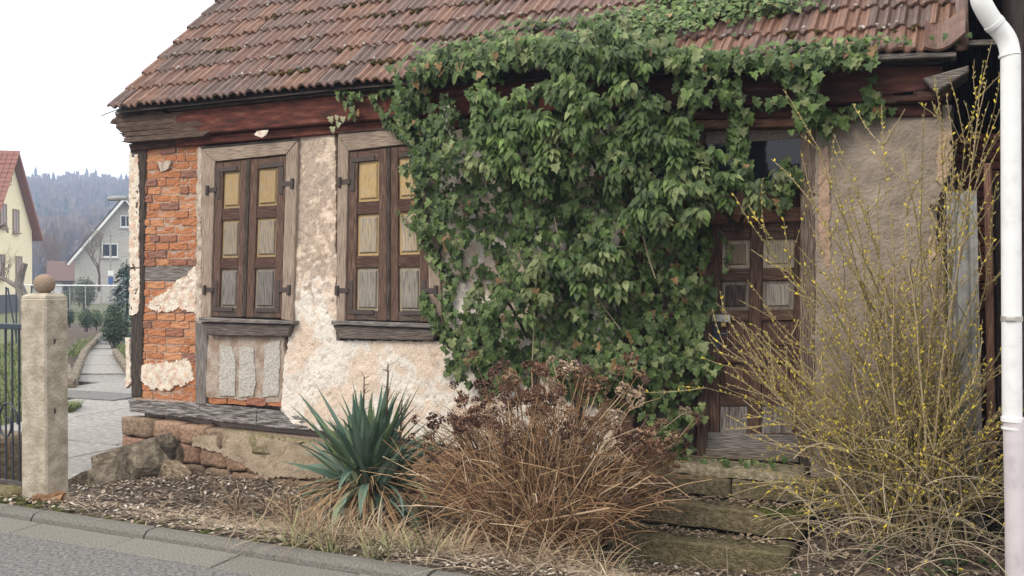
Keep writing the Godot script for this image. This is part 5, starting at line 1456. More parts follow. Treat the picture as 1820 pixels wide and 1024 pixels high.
	# beds along the path
	for q in [[[Vector3(-9.172, -0.36, -6.701), Vector3(-6.542, -0.36, -4.673), Vector3(-12.098, -0.36, -9.641), Vector3(-15.47, -0.36, -12.896), Vector3(-17.903, -0.36, -15.248)], "left"], [[Vector3(-7.079, -0.36, -6.47), Vector3(-9.567, -0.36, -8.472), Vector3(-11.67, -0.36, -10.215)], "right"]]:
		var e := Node3D.new()
		var edge := thing("bed_edging", "low stone edging left of the garden path" if q[1] == "left" else "low stone edging right of the garden path", "edging", q[0][0], "edgings of the garden path")
		e.free()
		for i in q[0].size() - 1:
			var a: Vector3 = q[0][i]
			var b: Vector3 = q[0][i + 1]
			var nseg := maxi(2, int(a.distance_to(b) / 0.9))
			for k in nseg:
				var m := a.lerp(b, (k + 0.5) / nseg)
				var l := a.distance_to(b) / nseg
				put("edging_stone", stone(Vector3(l * 0.97, 0.26, 0.14), 4, 0.15, 0.03, 4.0, rf(0, 30)), M.rock, edge, Transform3D(Basis(Vector3.UP, atan2(-(b - a).z, (b - a).x)), m - edge.position + Vector3(0, 0.05, 0)))
	var bl := blade_mesh()
	xs = []
	cs = []
	var lawns := [[Vector3(-14.514, -0.42, -8.205), Vector3(-19.526, -0.42, -13.637), Vector3(-4.773, -0.42, -2.394), Vector3(-2.35, -0.42, 0.171)], [Vector3(-4.353, -0.42, -2.713), Vector3(-4.37, -0.42, -3.023), Vector3(-3.959, -0.42, -2.533), Vector3(-4.069, -0.42, -2.481)], [Vector3(-12.122, -0.4, -9.07), Vector3(-16.817, -0.4, -13.431), Vector3(-18.576, -0.4, -15.627), Vector3(-11.922, -0.4, -9.163)], [Vector3(-13.793, -0.42, -12.136), Vector3(-14.037, -0.42, -12.964), Vector3(-8.568, -0.42, -7.903), Vector3(-9.861, -0.42, -8.738)], [Vector3(-37.18, -0.42, -28.854), Vector3(-36.955, -0.42, -32.67), Vector3(-30.701, -0.42, -27.094), Vector3(-30.225, -0.42, -23.279)]]
	for i in lawns.size():
		var q: Array = lawns[i]
		for k in [9000, 700, 1200, 1800, 1500][i]:
			var p: Vector3 = (q[0] as Vector3).lerp(q[1], R.randf()).lerp((q[3] as Vector3).lerp(q[2], R.randf()), R.randf())
			if i == 2 and R.randf() < 0.5: continue
			xs.append(Transform3D(Basis(Vector3.UP, rf(0, 6)).scaled(Vector3(1.5, 1, 1) * rf(0.1, 0.26)), p)); cs.append(Color(0.09, 0.15, 0.035).lerp(Color(0.17, 0.17, 0.07), R.randf()))
	tag(scatter("lawn_grass", bl, M.stalk, xs, cs), "green lawn grass behind the gate and beside the path", "grass", "", "stuff")
	var lw := Geo.new()
	for q in lawns.slice(0, 1): lw.face([q[0] + Vector3(0, -0.03, 0), q[1] + Vector3(0, -0.03, 0), q[2] + Vector3(0, -0.03, 0), q[3] + Vector3(0, -0.03, 0)], Vector3.UP)
	tag(put("lawn", lw.done(), tinted(M.meadow, Color(0.8, 1.0, 0.6))), "green lawn behind the iron gate", "", "", "structure")
	var bs := Geo.new()
	for q in [[Vector3(-30.163, -0.45, -22.199), Vector3(-28.612, -0.45, -24.74), Vector3(-9.085, -0.45, -6.947), Vector3(-9.944, -0.45, -6.546)], [Vector3(-18.908, -0.45, -16.339), Vector3(-16.961, -0.45, -17.247), Vector3(-5.054, -0.45, -5.458), Vector3(-6.4, -0.45, -5.764)]]:
		bs.face([q[0], q[1], q[2], q[3]], Vector3.UP)
	tag(put("garden_beds", bs.done(), M.soil), "bare brown garden beds beside the path", "", "", "structure")
	# power line running to the eaves
	var wl := Geo.new()
	wl.tube([Vector3(0.05, 3.3, 0.16), Vector3(-0.28, 3.265, 0.1), Vector3(-0.34, 3.25, 0.1)], [0.006, 0.006, 0.006], 4)
	tag(put("cable", wl.done(), M.black), "short black cable end sticking out from the eaves", "cable")

# ---------------------------------------------------------------- plants
func leaf_basis(n: Vector3, tip: Vector3, s: float) -> Basis:
	n = n.normalized()
	var t := tip - n * tip.dot(n)
	if t.length() < 0.05: t = n.cross(Vector3(0.3, 0.5, 0.8))
	t = t.normalized()
	return Basis(t.cross(n) * s, t * s, n * s)

func leaf_mesh(lobed: bool, v := 0) -> ArrayMesh:
	var g := Geo.new()
	var half: Array = [Vector2(0.0, 0.02), Vector2(0.24, -0.13), Vector2(0.54, 0.1), Vector2(0.31, 0.36), Vector2(0.39, 0.55), Vector2(0.17, 0.7), Vector2(0, 1)] if lobed else [Vector2(0, 0), Vector2(0.19, 0.1), Vector2(0.31, 0.33), Vector2(0.25, 0.6), Vector2(0.11, 0.85), Vector2(0, 1)]
	var fold := 0.16 + 0.12 * v
	var droop := (0.2 if lobed else 0.38) + 0.1 * v
	var f := func(p: Vector2, s: float): return Vector3(p.x * s * (1.0 + 0.06 * v * s), p.y, absf(p.x) * fold - droop * p.y * p.y + (0.04 * sin(p.y * 9.0 + v) if p.x > 0.2 else 0.0))
	for s in [-1.0, 1.0]:
		for i in half.size() - 1:
			var m := Vector2(0, clampf((half[i].y + half[i + 1].y) * 0.5, 0.1, 0.75))
			var m2 := Vector2(0, 0.35)
			var a: Vector3 = f.call(half[i], s)
			var b: Vector3 = f.call(half[i + 1], s)
			var c: Vector3 = f.call(m if not lobed else m2, s)
			var e: Vector3 = f.call(m2, s)
			g.face([a, b, c], Vector3.BACK)
			if not lobed and i > 0: g.face([a, c, e], Vector3.BACK)
	return g.done()

func blade_mesh(curl := 0.45) -> ArrayMesh:
	var g := Geo.new()
	var p := []
	for i in 6:
		var t := i / 5.0
		p.append([Vector3(0, t - 0.25 * curl * t * t, curl * t * t), 0.028 * (1.0 - t * t) + 0.002])
	for i in 5:
		var a: Array = p[i]
		var b: Array = p[i + 1]
		g.face([a[0] - Vector3(a[1], 0, 0), a[0] + Vector3(a[1], 0, 0), b[0] + Vector3(b[1], 0, 0), b[0] - Vector3(b[1], 0, 0)], Vector3(0, 0.5, -1))
	return g.done()

func pick_in(poly: PackedVector2Array) -> Vector2:
	var lo := poly[0]
	var hi := poly[0]
	for p in poly: lo = lo.min(p); hi = hi.max(p)
	for k in 200:
		var p := Vector2(rf(lo.x, hi.x), rf(lo.y, hi.y))
		if Geometry2D.is_point_in_polygon(p, poly): return p
	return lo

func ivy() -> void:
	var I := thing("ivy", "huge dark green ivy covering the middle of the house from roof to ground", "ivy", Vector3(5.0, -0.2, 0.1))
	var o := I.position
	var lob := []    # [xform, colour]
	var adu := []
	var greens := func() -> Color:
		var c := Color(0.032, 0.06, 0.015).lerp(Color(0.095, 0.148, 0.038), pow(R.randf(), 1.2))
		if R.randf() < 0.16: c = Color(0.15, 0.18, 0.07)
		if R.randf() < 0.02: c = Color(0.2, 0.12, 0.05)
		return c * rf(0.65, 1.25)
	# 1: the coat on the wall
	var main := PackedVector2Array([Vector2(3.42, 3.284), Vector2(3.712, 3.35), Vector2(4.228, 3.369), Vector2(5.178, 3.295), Vector2(6.032, 3.189), Vector2(6.655, 3.068), Vector2(6.715, 2.946), Vector2(6.58, 2.82), Vector2(5.827, 2.835), Vector2(5.807, 2.655), Vector2(5.854, 2.281), Vector2(5.879, 1.991), Vector2(5.863, 1.827), Vector2(5.897, 1.415), Vector2(5.856, 1.001), Vector2(5.79, 0.749), Vector2(5.604, 0.672), Vector2(5.316, 0.596), Vector2(4.953, 0.661), Vector2(4.718, 0.693), Vector2(4.525, 0.862), Vector2(4.303, 0.716), Vector2(4.127, 0.707), Vector2(4.035, 0.887), Vector2(3.91, 0.697), Vector2(3.71, 0.921), Vector2(3.592, 1.152), Vector2(3.79, 1.297), Vector2(3.711, 1.577), Vector2(3.625, 1.718), Vector2(3.506, 1.907), Vector2(3.452, 2.24), Vector2(3.452, 2.713), Vector2(3.332, 3.006)])
	for i in 6400:
		var p := pick_in(main)
		var n1 := N.get_noise_2d(p.x * 2.2, p.y * 2.2 + 20)
		# thin towards the left lower side where the wall shows through
		var px := p.x
		if px < 4.35 and p.y < 2.0 and N.get_noise_2d(p.x * 5.0, p.y * 3.0) + (px - 3.75) * 0.9 < 0.12 and R.randf() < 0.93: continue
		var z := 0.05 + maxf(0.0, n1 + 0.2) * 0.5 * sqrt(R.randf()) + 0.07 * R.randf()
		if n1 < -0.06: z = rf(0.03, 0.07)
		elif p.y > 2.4: z += 0.16
		var n := Vector3(rf(-0.55, 0.55), rf(-0.05, 0.75), 1)
		var tip := Vector3(rf(-0.7, 0.7), -1, rf(0, 0.3))
		lob.append([Transform3D(leaf_basis(n, tip, rf(0.028, 0.062) if R.randf() < 0.55 else rf(0.06, 0.092)), Vector3(p.x, p.y, z)), greens.call()])
	# 2: strokes of leaves: hanging fringes, tendrils over the shutter, the band along the eaves and over the tiles
	var strokes := [
		[[Vector2(3.506, 3.31), Vector2(4.314, 3.344), Vector2(5.017, 3.336), Vector2(5.581, 3.249)], 0.1, 0.25, 0.42, 800, 0.07],
		[[Vector2(5.581, 3.216), Vector2(6.069, 3.127), Vector2(6.602, 3.082), Vector2(6.996, 3.103)], 0.06, 0.24, 0.4, 520, 0.065],
		[[Vector2(6.454, 3.012), Vector2(6.566, 2.925), Vector2(6.603, 2.807), Vector2(6.53, 2.678)], 0.06, 0.2, 0.36, 150, 0.07],
		[[Vector2(6.009, 2.993), Vector2(6.109, 2.784), Vector2(6.09, 2.545), Vector2(6.13, 2.342)], 0.055, 0.15, 0.26, 130, 0.07],
		[[Vector2(6.599, 2.799), Vector2(6.693, 2.714), Vector2(6.723, 2.642)], 0.06, 0.05, 0.2, 50, 0.075],
		[[Vector2(6.429, 2.455), Vector2(6.41, 2.257), Vector2(6.352, 2.1)], 0.06, 0.0, 0.1, 60, 0.07],
		[[Vector2(6.931, 2.965), Vector2(6.978, 2.865), Vector2(6.967, 2.79)], 0.05, 0.06, 0.14, 22, 0.08],
		[[Vector2(6.804, 2.783), Vector2(6.949, 2.733), Vector2(7.092, 2.768)], 0.03, 0.06, 0.12, 22, 0.08],
		[[Vector2(3.543, 3.303), Vector2(3.462, 3.124), Vector2(3.325, 2.994), Vector2(3.407, 2.8)], 0.07, 0.16, 0.3, 170, 0.075],
		[[Vector2(3.756, 3.1), Vector2(3.729, 2.733), Vector2(3.702, 2.364)], 0.05, 0.2, 0.3, 190, 0.045],
		[[Vector2(3.377, 2.809), Vector2(3.431, 2.38), Vector2(3.404, 2.05), Vector2(3.513, 1.859), Vector2(3.674, 1.67)], 0.05, 0.08, 0.2, 260, 0.05],
		[[Vector2(3.094, 2.955), Vector2(3.263, 2.823), Vector2(3.402, 2.767)], 0.035, 0.07, 0.14, 60, 0.05],
		[[Vector2(2.641, 3.273), Vector2(2.788, 3.187), Vector2(2.962, 3.173), Vector2(3.189, 3.201), Vector2(3.411, 3.182)], 0.025, 0.12, 0.2, 70, 0.05],
		[[Vector2(2.611, 3.251), Vector2(2.759, 3.116), Vector2(2.8, 3.016)], 0.02, 0.14, 0.2, 20, 0.06],
		[[Vector2(2.965, 3.155), Vector2(3.107, 2.951), Vector2(3.276, 2.843)], 0.025, 0.12, 0.16, 36, 0.05],
		[[Vector2(3.171, 2.204), Vector2(3.25, 2.082), Vector2(3.389, 2.006)], 0.012, 0.05, 0.1, 18, 0.03],
		[[Vector2(3.279, 2.556), Vector2(3.362, 2.504)], 0.015, 0.06, 0.1, 7, 0.05],
		[[Vector2(3.439, 1.481), Vector2(3.527, 1.292), Vector2(3.646, 1.153), Vector2(3.699, 1.013)], 0.04, 0.05, 0.16, 110, 0.055],
		[[Vector2(3.673, 1.67), Vector2(3.646, 1.435), Vector2(3.699, 1.201)], 0.04, 0.03, 0.1, 60, 0.05],
		[[Vector2(3.805, 1.11), Vector2(3.699, 0.872), Vector2(3.672, 0.786)], 0.03, 0.03, 0.1, 26, 0.065],
		[[Vector2(3.937, 1.299), Vector2(3.963, 1.021), Vector2(4.014, 0.7)], 0.07, 0.03, 0.14, 90, 0.065],
		[[Vector2(5.577, 0.99), Vector2(5.831, 1), Vector2(5.935, 0.942)], 0.06, 0.08, 0.2, 60, 0.075],
		[[Vector2(5.573, 0.609), Vector2(5.743, 0.577), Vector2(5.827, 0.624)], 0.05, 0.04, 0.2, 60, 0.055],
		[[Vector2(5.428, 0.571), Vector2(5.6, 0.457), Vector2(5.706, 0.34)], 0.06, 0.05, 0.25, 90, 0.055],
		[[Vector2(5.487, 0.206), Vector2(5.657, 0.295), Vector2(5.823, 0.284), Vector2(6.184, 0.298), Vector2(6.455, 0.336)], 0.02, 0.1, 0.28, 26, 0.05],
		[[Vector2(5.93, 1.966), Vector2(6.012, 1.822), Vector2(5.971, 1.661)], 0.02, 0.0, 0.05, 12, 0.05],
		[[Vector2(5.046, 1.495), Vector2(5.121, 1.371), Vector2(5.231, 1.228)], 0.018, 0.36, 0.4, 26, 0.045],
		[[Vector2(4.579, 1.535), Vector2(4.565, 1.316), Vector2(4.546, 0.966)], 0.02, 0.2, 0.3, 30, 0.05],
	]
	for s in strokes:
		var pts: Array = s[0]
		var tot := 0.0
		for i in pts.size() - 1: tot += pts[i].distance_to(pts[i + 1])
		for k in int(s[4]):
			var t := R.randf() * tot
			var p: Vector2 = pts[0]
			for i in pts.size() - 1:
				var l: float = pts[i].distance_to(pts[i + 1])
				if t <= l: p = pts[i].lerp(pts[i + 1], t / l); break
				t -= l
			p += Vector2(R.randfn(0, 0.6), R.randfn(0, 0.6)) * s[1]
			var n := Vector3(rf(-0.5, 0.5), rf(0.0, 0.9), 1)
			lob.append([Transform3D(leaf_basis(n, Vector3(rf(-0.6, 0.6), -1, 0.2), s[5] * rf(0.65, 1.25)), Vector3(p.x, p.y, rf(s[2], s[3]))), greens.call()])
		var sg := Geo.new()
		var sp := []
		var sr := []
		for i in pts.size(): sp.append(Vector3(pts[i].x + rf(-0.01, 0.01), pts[i].y, s[2] + 0.02) - o); sr.append(0.004)
		sg.tube(sp, sr, 4, false)
		put("vine", sg.done(), tinted(M.stalk, Color(0.2, 0.14, 0.08)), I)
	# 3: over the tiles
	var ph := deg_to_rad(44.0)
	var up := Vector3(0, sin(ph), -cos(ph))
	var nr := Vector3(0, cos(ph), sin(ph))
	# [x along the wall, metres up the slope, half widths, leaves]
	for q in [[5.2, 0.05, 0.5, 0.08, 300], [4.05, 0.12, 0.35, 0.12, 260], [4.1, 0.45, 0.3, 0.03, 60], [3.85, 0.33, 0.4, 0.05, 150], [4.45, 0.6, 0.35, 0.035, 80], [4.4, 0.3, 0.4, 0.06, 150], [4.9, 0.25, 0.3, 0.16, 240], [5.35, 0.45, 0.35, 0.2, 420], [5.75, 0.62, 0.42, 0.2, 520], [6.05, 0.8, 0.35, 0.16, 320], [5.6, 0.95, 0.35, 0.12, 260], [6.15, 1.05, 0.3, 0.16, 200], [6.3, 0.6, 0.3, 0.05, 90], [6.6, 0.9, 0.25, 0.08, 90], [5.1, 0.62, 0.25, 0.06, 110], [6.75, 0.02, 0.5, 0.03, 120]]:
		for k in int(q[4]):
			var x: float = q[0] + R.randfn(0, 0.55) * q[2]
			var t: float = maxf(-0.06, q[1] + R.randfn(0, 0.6) * q[3])
			var p := Vector3(x, 3.285 + sag(x), 0.25) + up * t + nr * rf(0.03, 0.11)
			lob.append([Transform3D(leaf_basis(nr + Vector3(rf(-0.6, 0.6), rf(-0.3, 0.5), rf(-0.3, 0.6)), Vector3(rf(-1, 1), rf(-1, 0.2), 0.4), rf(0.03, 0.06)), p), greens.call() * 1.25])
	# 4: adult growth: drooping rosettes on woody arms standing out from the wall
	var arms := [[Vector3(4.225, 2.934, 0.42), 0.2, 14, 1.3], [Vector3(4.527, 2.692, 0.45), 0.22, 15, 1.15], [Vector3(5.09, 2.853, 0.5), 0.22, 16, 1.2], [Vector3(4.984, 2.662, 0.45), 0.2, 11, 1.0], [Vector3(5.542, 2.706, 0.45), 0.18, 12, 1.0], [Vector3(5.665, 2.578, 0.45), 0.16, 10, 1.0], [Vector3(5.391, 2.347, 0.5), 0.15, 10, 0.9], [Vector3(5.855, 2.414, 0.4), 0.18, 13, 0.9], [Vector3(6.042, 2.291, 0.35), 0.16, 11, 0.85], [Vector3(6.247, 2.267, 0.3), 0.13, 9, 0.85], [Vector3(5.647, 2.168, 0.6), 0.2, 16, 1.0], [Vector3(5.853, 2.086, 0.55), 0.14, 9, 0.95], [Vector3(5.516, 2.061, 0.5), 0.16, 9, 0.9], [Vector3(5.119, 3.337, 0.52), 0.2, 15, 1.15], [Vector3(5.347, 3.216, 0.5), 0.2, 13, 1.1], [Vector3(4.961, 3.121, 0.45), 0.15, 9, 1.1], [Vector3(4.313, 2.604, 0.4), 0.18, 10, 1.0], [Vector3(4.723, 2.471, 0.42), 0.2, 12, 0.9], [Vector3(5.182, 1.827, 0.45), 0.2, 13, 0.95], [Vector3(4.898, 1.769, 0.4), 0.2, 11, 0.9], [Vector3(4.611, 1.665, 0.32), 0.2, 11, 0.95], [Vector3(4.245, 1.466, 0.26), 0.17, 10, 0.95], [Vector3(5.209, 1.621, 0.4), 0.12, 6, 0.95], [Vector3(4.166, 2.766, 0.4), 0.14, 8, 1.2], [Vector3(5.883, 2.199, 0.35), 0.2, 10, 0.8], [Vector3(4.691, 2.858, 0.4), 0.2, 10, 1.1], [Vector3(5.316, 2.606, 0.4), 0.18, 9, 0.95]]
	for a in arms: a[0] += Vector3(0, 0, 0.08)
	for a in arms:
		for k in int(a[2]):
			var c: Vector3 = a[0] + Vector3(R.randfn(0, 0.6), R.randfn(0, 0.5), R.randfn(0, 0.35)) * a[1]
			var axis := Vector3(rf(-0.5, 0.5), rf(0.2, 0.9), rf(0.4, 1.0)).normalized()
			var nl := 10 + R.randi() % 7
			var ca: Color = greens.call()
			if ca.r > ca.g: ca = Color(0.05, 0.085, 0.03)
			ca *= a[3] * rf(0.9, 1.2)
			for j in nl:
				var an := j * 2.4 + rf(-0.3, 0.3)
				var e1 := axis.cross(Vector3.UP).normalized()
				var e2 := axis.cross(e1)
				var out := (e1 * cos(an) + e2 * sin(an)) * 0.8 + axis * rf(-0.15, 0.4)
				var tip := (out + Vector3(0, -1.1, 0.1)).normalized()
				var n := (axis + out * 0.4 + Vector3(0, 0.5, 0.2)).normalized()
				adu.append([Transform3D(leaf_basis(n, tip, rf(0.045, 0.09)), c + out * 0.02 - axis * 0.012 * j * 0.6), ca * rf(0.85, 1.15)])
		var st := Geo.new()
		var e: Vector3 = a[0]
		st.tube([Vector3(e.x + rf(-0.25, 0.25), e.y - rf(0.1, 0.35), 0.03) - o, Vector3(e.x + rf(-0.08, 0.08), e.y - 0.08, e.z * 0.55) - o, e - o], [0.014, 0.011, 0.005], 6)
		put("woody_arm", st.done(), M.wood_dark, I)
	# the trunks that climb the wall
	for q in [[Vector2(4.83, 0.422), Vector2(4.782, 0.954), Vector2(4.876, 1.578), Vector2(4.733, 2.246), Vector2(4.875, 2.903), Vector2(4.968, 3.29)], [Vector2(5.109, 0.441), Vector2(5.2, 1.144), Vector2(5.108, 1.665), Vector2(5.333, 2.31), Vector2(5.509, 2.855)], [Vector2(4.442, 0.487), Vector2(4.451, 1.124), Vector2(4.392, 1.714), Vector2(4.19, 2.358), Vector2(3.933, 3.16)]]:
		var g := Geo.new()
		var ps := []
		var rs := []
		for i in q.size(): ps.append(Vector3(q[i].x, q[i].y, 0.04) - o); rs.append(0.03 - i * 0.003)
		g.tube(ps, rs, 7)
		put("trunk", g.done(), M.wood_dark, I)
	# dead, pale leaves hanging at the left end and a pale dry strand
	for q in [Vector3(2.568, 3.012, 0.2), Vector3(2.639, 3.016, 0.2), Vector3(2.657, 2.956, 0.2), Vector3(2.592, 2.922, 0.2), Vector3(2.699, 3.002, 0.2)]:
		put("pale_leaf", leaf_mesh(true, 1), tinted(M.leaf, Color(0.33, 0.33, 0.2)), I, Transform3D(leaf_basis(Vector3(rf(-0.3, 0.3), 0.1, 1), Vector3(rf(-0.5, 0.5), -1, 0), rf(0.05, 0.07)), q - o))
	var dry := []
	var dc := []
	for k in 120:
		var p := (Vector3(3.811, 3.009, 0.3) as Vector3).lerp(Vector3(3.769, 2.307, 0.3), R.randf()) + Vector3(R.randfn(0, 0.03), 0, rf(-0.05, 0.06)) - o
		dry.append(Transform3D(leaf_basis(Vector3(rf(-1, 1), rf(-1, 1), 1), Vector3(rf(-0.4, 0.4), -1, 0), rf(0.02, 0.045)), p)); dc.append(Color(0.4, 0.4, 0.32) * rf(0.6, 1.2))
	scatter("dry_strand", leaf_mesh(false), M.leaf, dry, dc, I)
	for q in [[Vector2(5.053, 1.496), Vector2(5.115, 1.392), Vector2(5.255, 1.217)], [Vector2(4.569, 1.578), Vector2(4.555, 1.316), Vector2(4.536, 0.944)], [Vector2(4.72, 2.075), Vector2(4.752, 1.923), Vector2(4.79, 1.837)], [Vector2(5.456, 1.91), Vector2(5.499, 1.744), Vector2(5.55, 1.6)]]:
		var g := Geo.new()
		var ps := []
		var rs := []
		for p in q: ps.append(Vector3(p.x, p.y, 0.4 if q[0].x > 5.2 and q[0].x < 5.5 else 0.3) - o); rs.append(0.005)
		g.tube(ps, rs, 4)
		put("vine", g.done(), tinted(M.stalk, Color(0.3, 0.24, 0.16)), I)
	# the largest leaves are pieces of their own, the others one mass
	var cp := Vector3(7.44, 1.6, 6.9)
	var all := []
	for q in lob: all.append([q[0], q[1], true])
	for q in adu: all.append([q[0], q[1], false])
	all.sort_custom(func(a, b): return a[0].basis.y.length() / a[0].origin.distance_to(cp) - (0.0 if a[0].origin.z > 0.16 else 0.01) > b[0].basis.y.length() / b[0].origin.distance_to(cp) - (0.0 if b[0].origin.z > 0.16 else 0.01))
	var lm := [leaf_mesh(true, 0), leaf_mesh(true, 1)]
	var am := [leaf_mesh(false, 0), leaf_mesh(false, 1)]
	var pal := []
	for k in 14: pal.append(tinted(M.leaf, (greens.call() as Color) * rf(0.95, 1.3)))
	for i in 290:
		var q: Array = all[i]
		put("leaf", (lm if q[2] else am)[i % 2], pal[R.randi() % 14], I, Transform3D(q[0].basis, q[0].origin - o))
	for kind in 4:
		var xs := []
		var cs := []
		for i in range(290, all.size()):
			if (0 if all[i][2] else 2) + i % 2 == kind:
				xs.append(Transform3D(all[i][0].basis, all[i][0].origin - o)); cs.append(all[i][1])
		scatter("foliage", (lm if kind < 2 else am)[kind % 2], M.leaf, xs, cs, I)

func yucca() -> void:
	var at := Vector3(3.462, -0.16, 0.959)
	var y := thing("yucca", "blue-green yucca with long sword leaves in front of the plaster wall", "plant", at)
	var cols := []
	for c in [Color(0.1, 0.16, 0.115), Color(0.125, 0.19, 0.14), Color(0.15, 0.215, 0.165), Color(0.16, 0.22, 0.11), Color(0.075, 0.125, 0.085)]: cols.append(tinted(M.leaf, c))
	var pale := [tinted(M.leaf, Color(0.22, 0.28, 0.17)), tinted(M.leaf, Color(0.16, 0.24, 0.2))]
	for i in 172:
		var low := i >= 122
		var az := rf(0, TAU)
		var el := deg_to_rad(rf(26, 84)) if not low else deg_to_rad(rf(2, 32))
		var d := Vector3(cos(az) * cos(el), sin(el), sin(az) * cos(el) * 0.8).normalized()
		var l := rf(0.56, 0.84) * (1.0 if not low else 0.85)
		if el > 1.25: l *= 1.05
		var bend := rf(0.0, 0.12) if not low else rf(0.15, 0.5)
		var kink := 0.9 if low and R.randf() < 0.45 else 0.0
		var w := rf(0.02, 0.033)
		var g := Geo.new()
		var side := d.cross(Vector3.UP).normalized()
		if side.length() < 0.1: side = Vector3.RIGHT
		side = side.rotated(d, rf(-0.6, 0.6))
		var p := Vector3(rf(-0.09, 0.09), 0.02 + rf(0, 0.22), rf(-0.09, 0.09)) + d * 0.02
		var prev := []
		for k in 8:
			var t := k / 7.0
			var ww := w * (0.75 + 0.9 * t - 0.55 * t * t) * (1.0 if t < 0.6 else (1.0 - (t - 0.6) / 0.4)) + 0.0012
			var n := side.cross(d).normalized()
			if n.y < 0: n = -n
			var row := [p - side * ww + n * ww * 0.45, p, p + side * ww + n * ww * 0.45]
			if k > 0:
				g.face([prev[0], prev[1], row[1], row[0]], n + side * 0.3)
				g.face([prev[1], prev[2], row[2], row[1]], n - side * 0.3)
			prev = row
			p += d * l / 7.0
			d = (d + Vector3(0, -bend * (0.3 + t) - (kink if t > 0.45 and t < 0.75 else 0.0), 0)).normalized()
		put("leaf", g.done(), pale[R.randi() % 2] if kink > 0 or R.randf() < 0.05 else cols[R.randi() % 5], y)
	for q in [[Vector3(0.15, 0.2, 0), Vector3(0.19, 1.12, 0.02)], [Vector3(-0.02, 0.2, 0.05), Vector3(0.03, 1.02, 0.1)], [Vector3(0.26, 0.1, 0), Vector3(0.3, 0.85, 0.0)]]:
		var g := Geo.new()
		g.tube([q[0], (q[0] + q[1]) * 0.5, q[1]], [0.012, 0.009, 0.004], 5)
		for k in 14:
			var p: Vector3 = (q[0] as Vector3).lerp(q[1], rf(0.45, 1.0))
			g.tube([p, p + Vector3(rf(-0.04, 0.04), rf(0.0, 0.04), rf(-0.03, 0.03))], [0.004, 0.002], 3)
		put("dead_stalk", g.done(), tinted(M.stalk, Color(0.09, 0.055, 0.035)), y)
	var bl := blade_mesh(0.9)
	var xs := []
	var cs := []
	for i in 420:
		var az := rf(0, TAU)
		var r := rf(0.0, 0.2)
		xs.append(Transform3D(Basis(Vector3.UP, az) * Basis(Vector3.RIGHT, rf(0.4, 1.3)) * Basis.from_scale(Vector3(0.5, 1, 1) * rf(0.25, 0.6)), Vector3(sin(az) * r, rf(0.0, 0.2), cos(az) * r)))
		cs.append(Color(0.36, 0.24, 0.12).lerp(Color(0.2, 0.11, 0.05), R.randf()) * rf(0.7, 1.2))
	scatter("withered_leaves", bl, M.stalk, xs, cs, y)

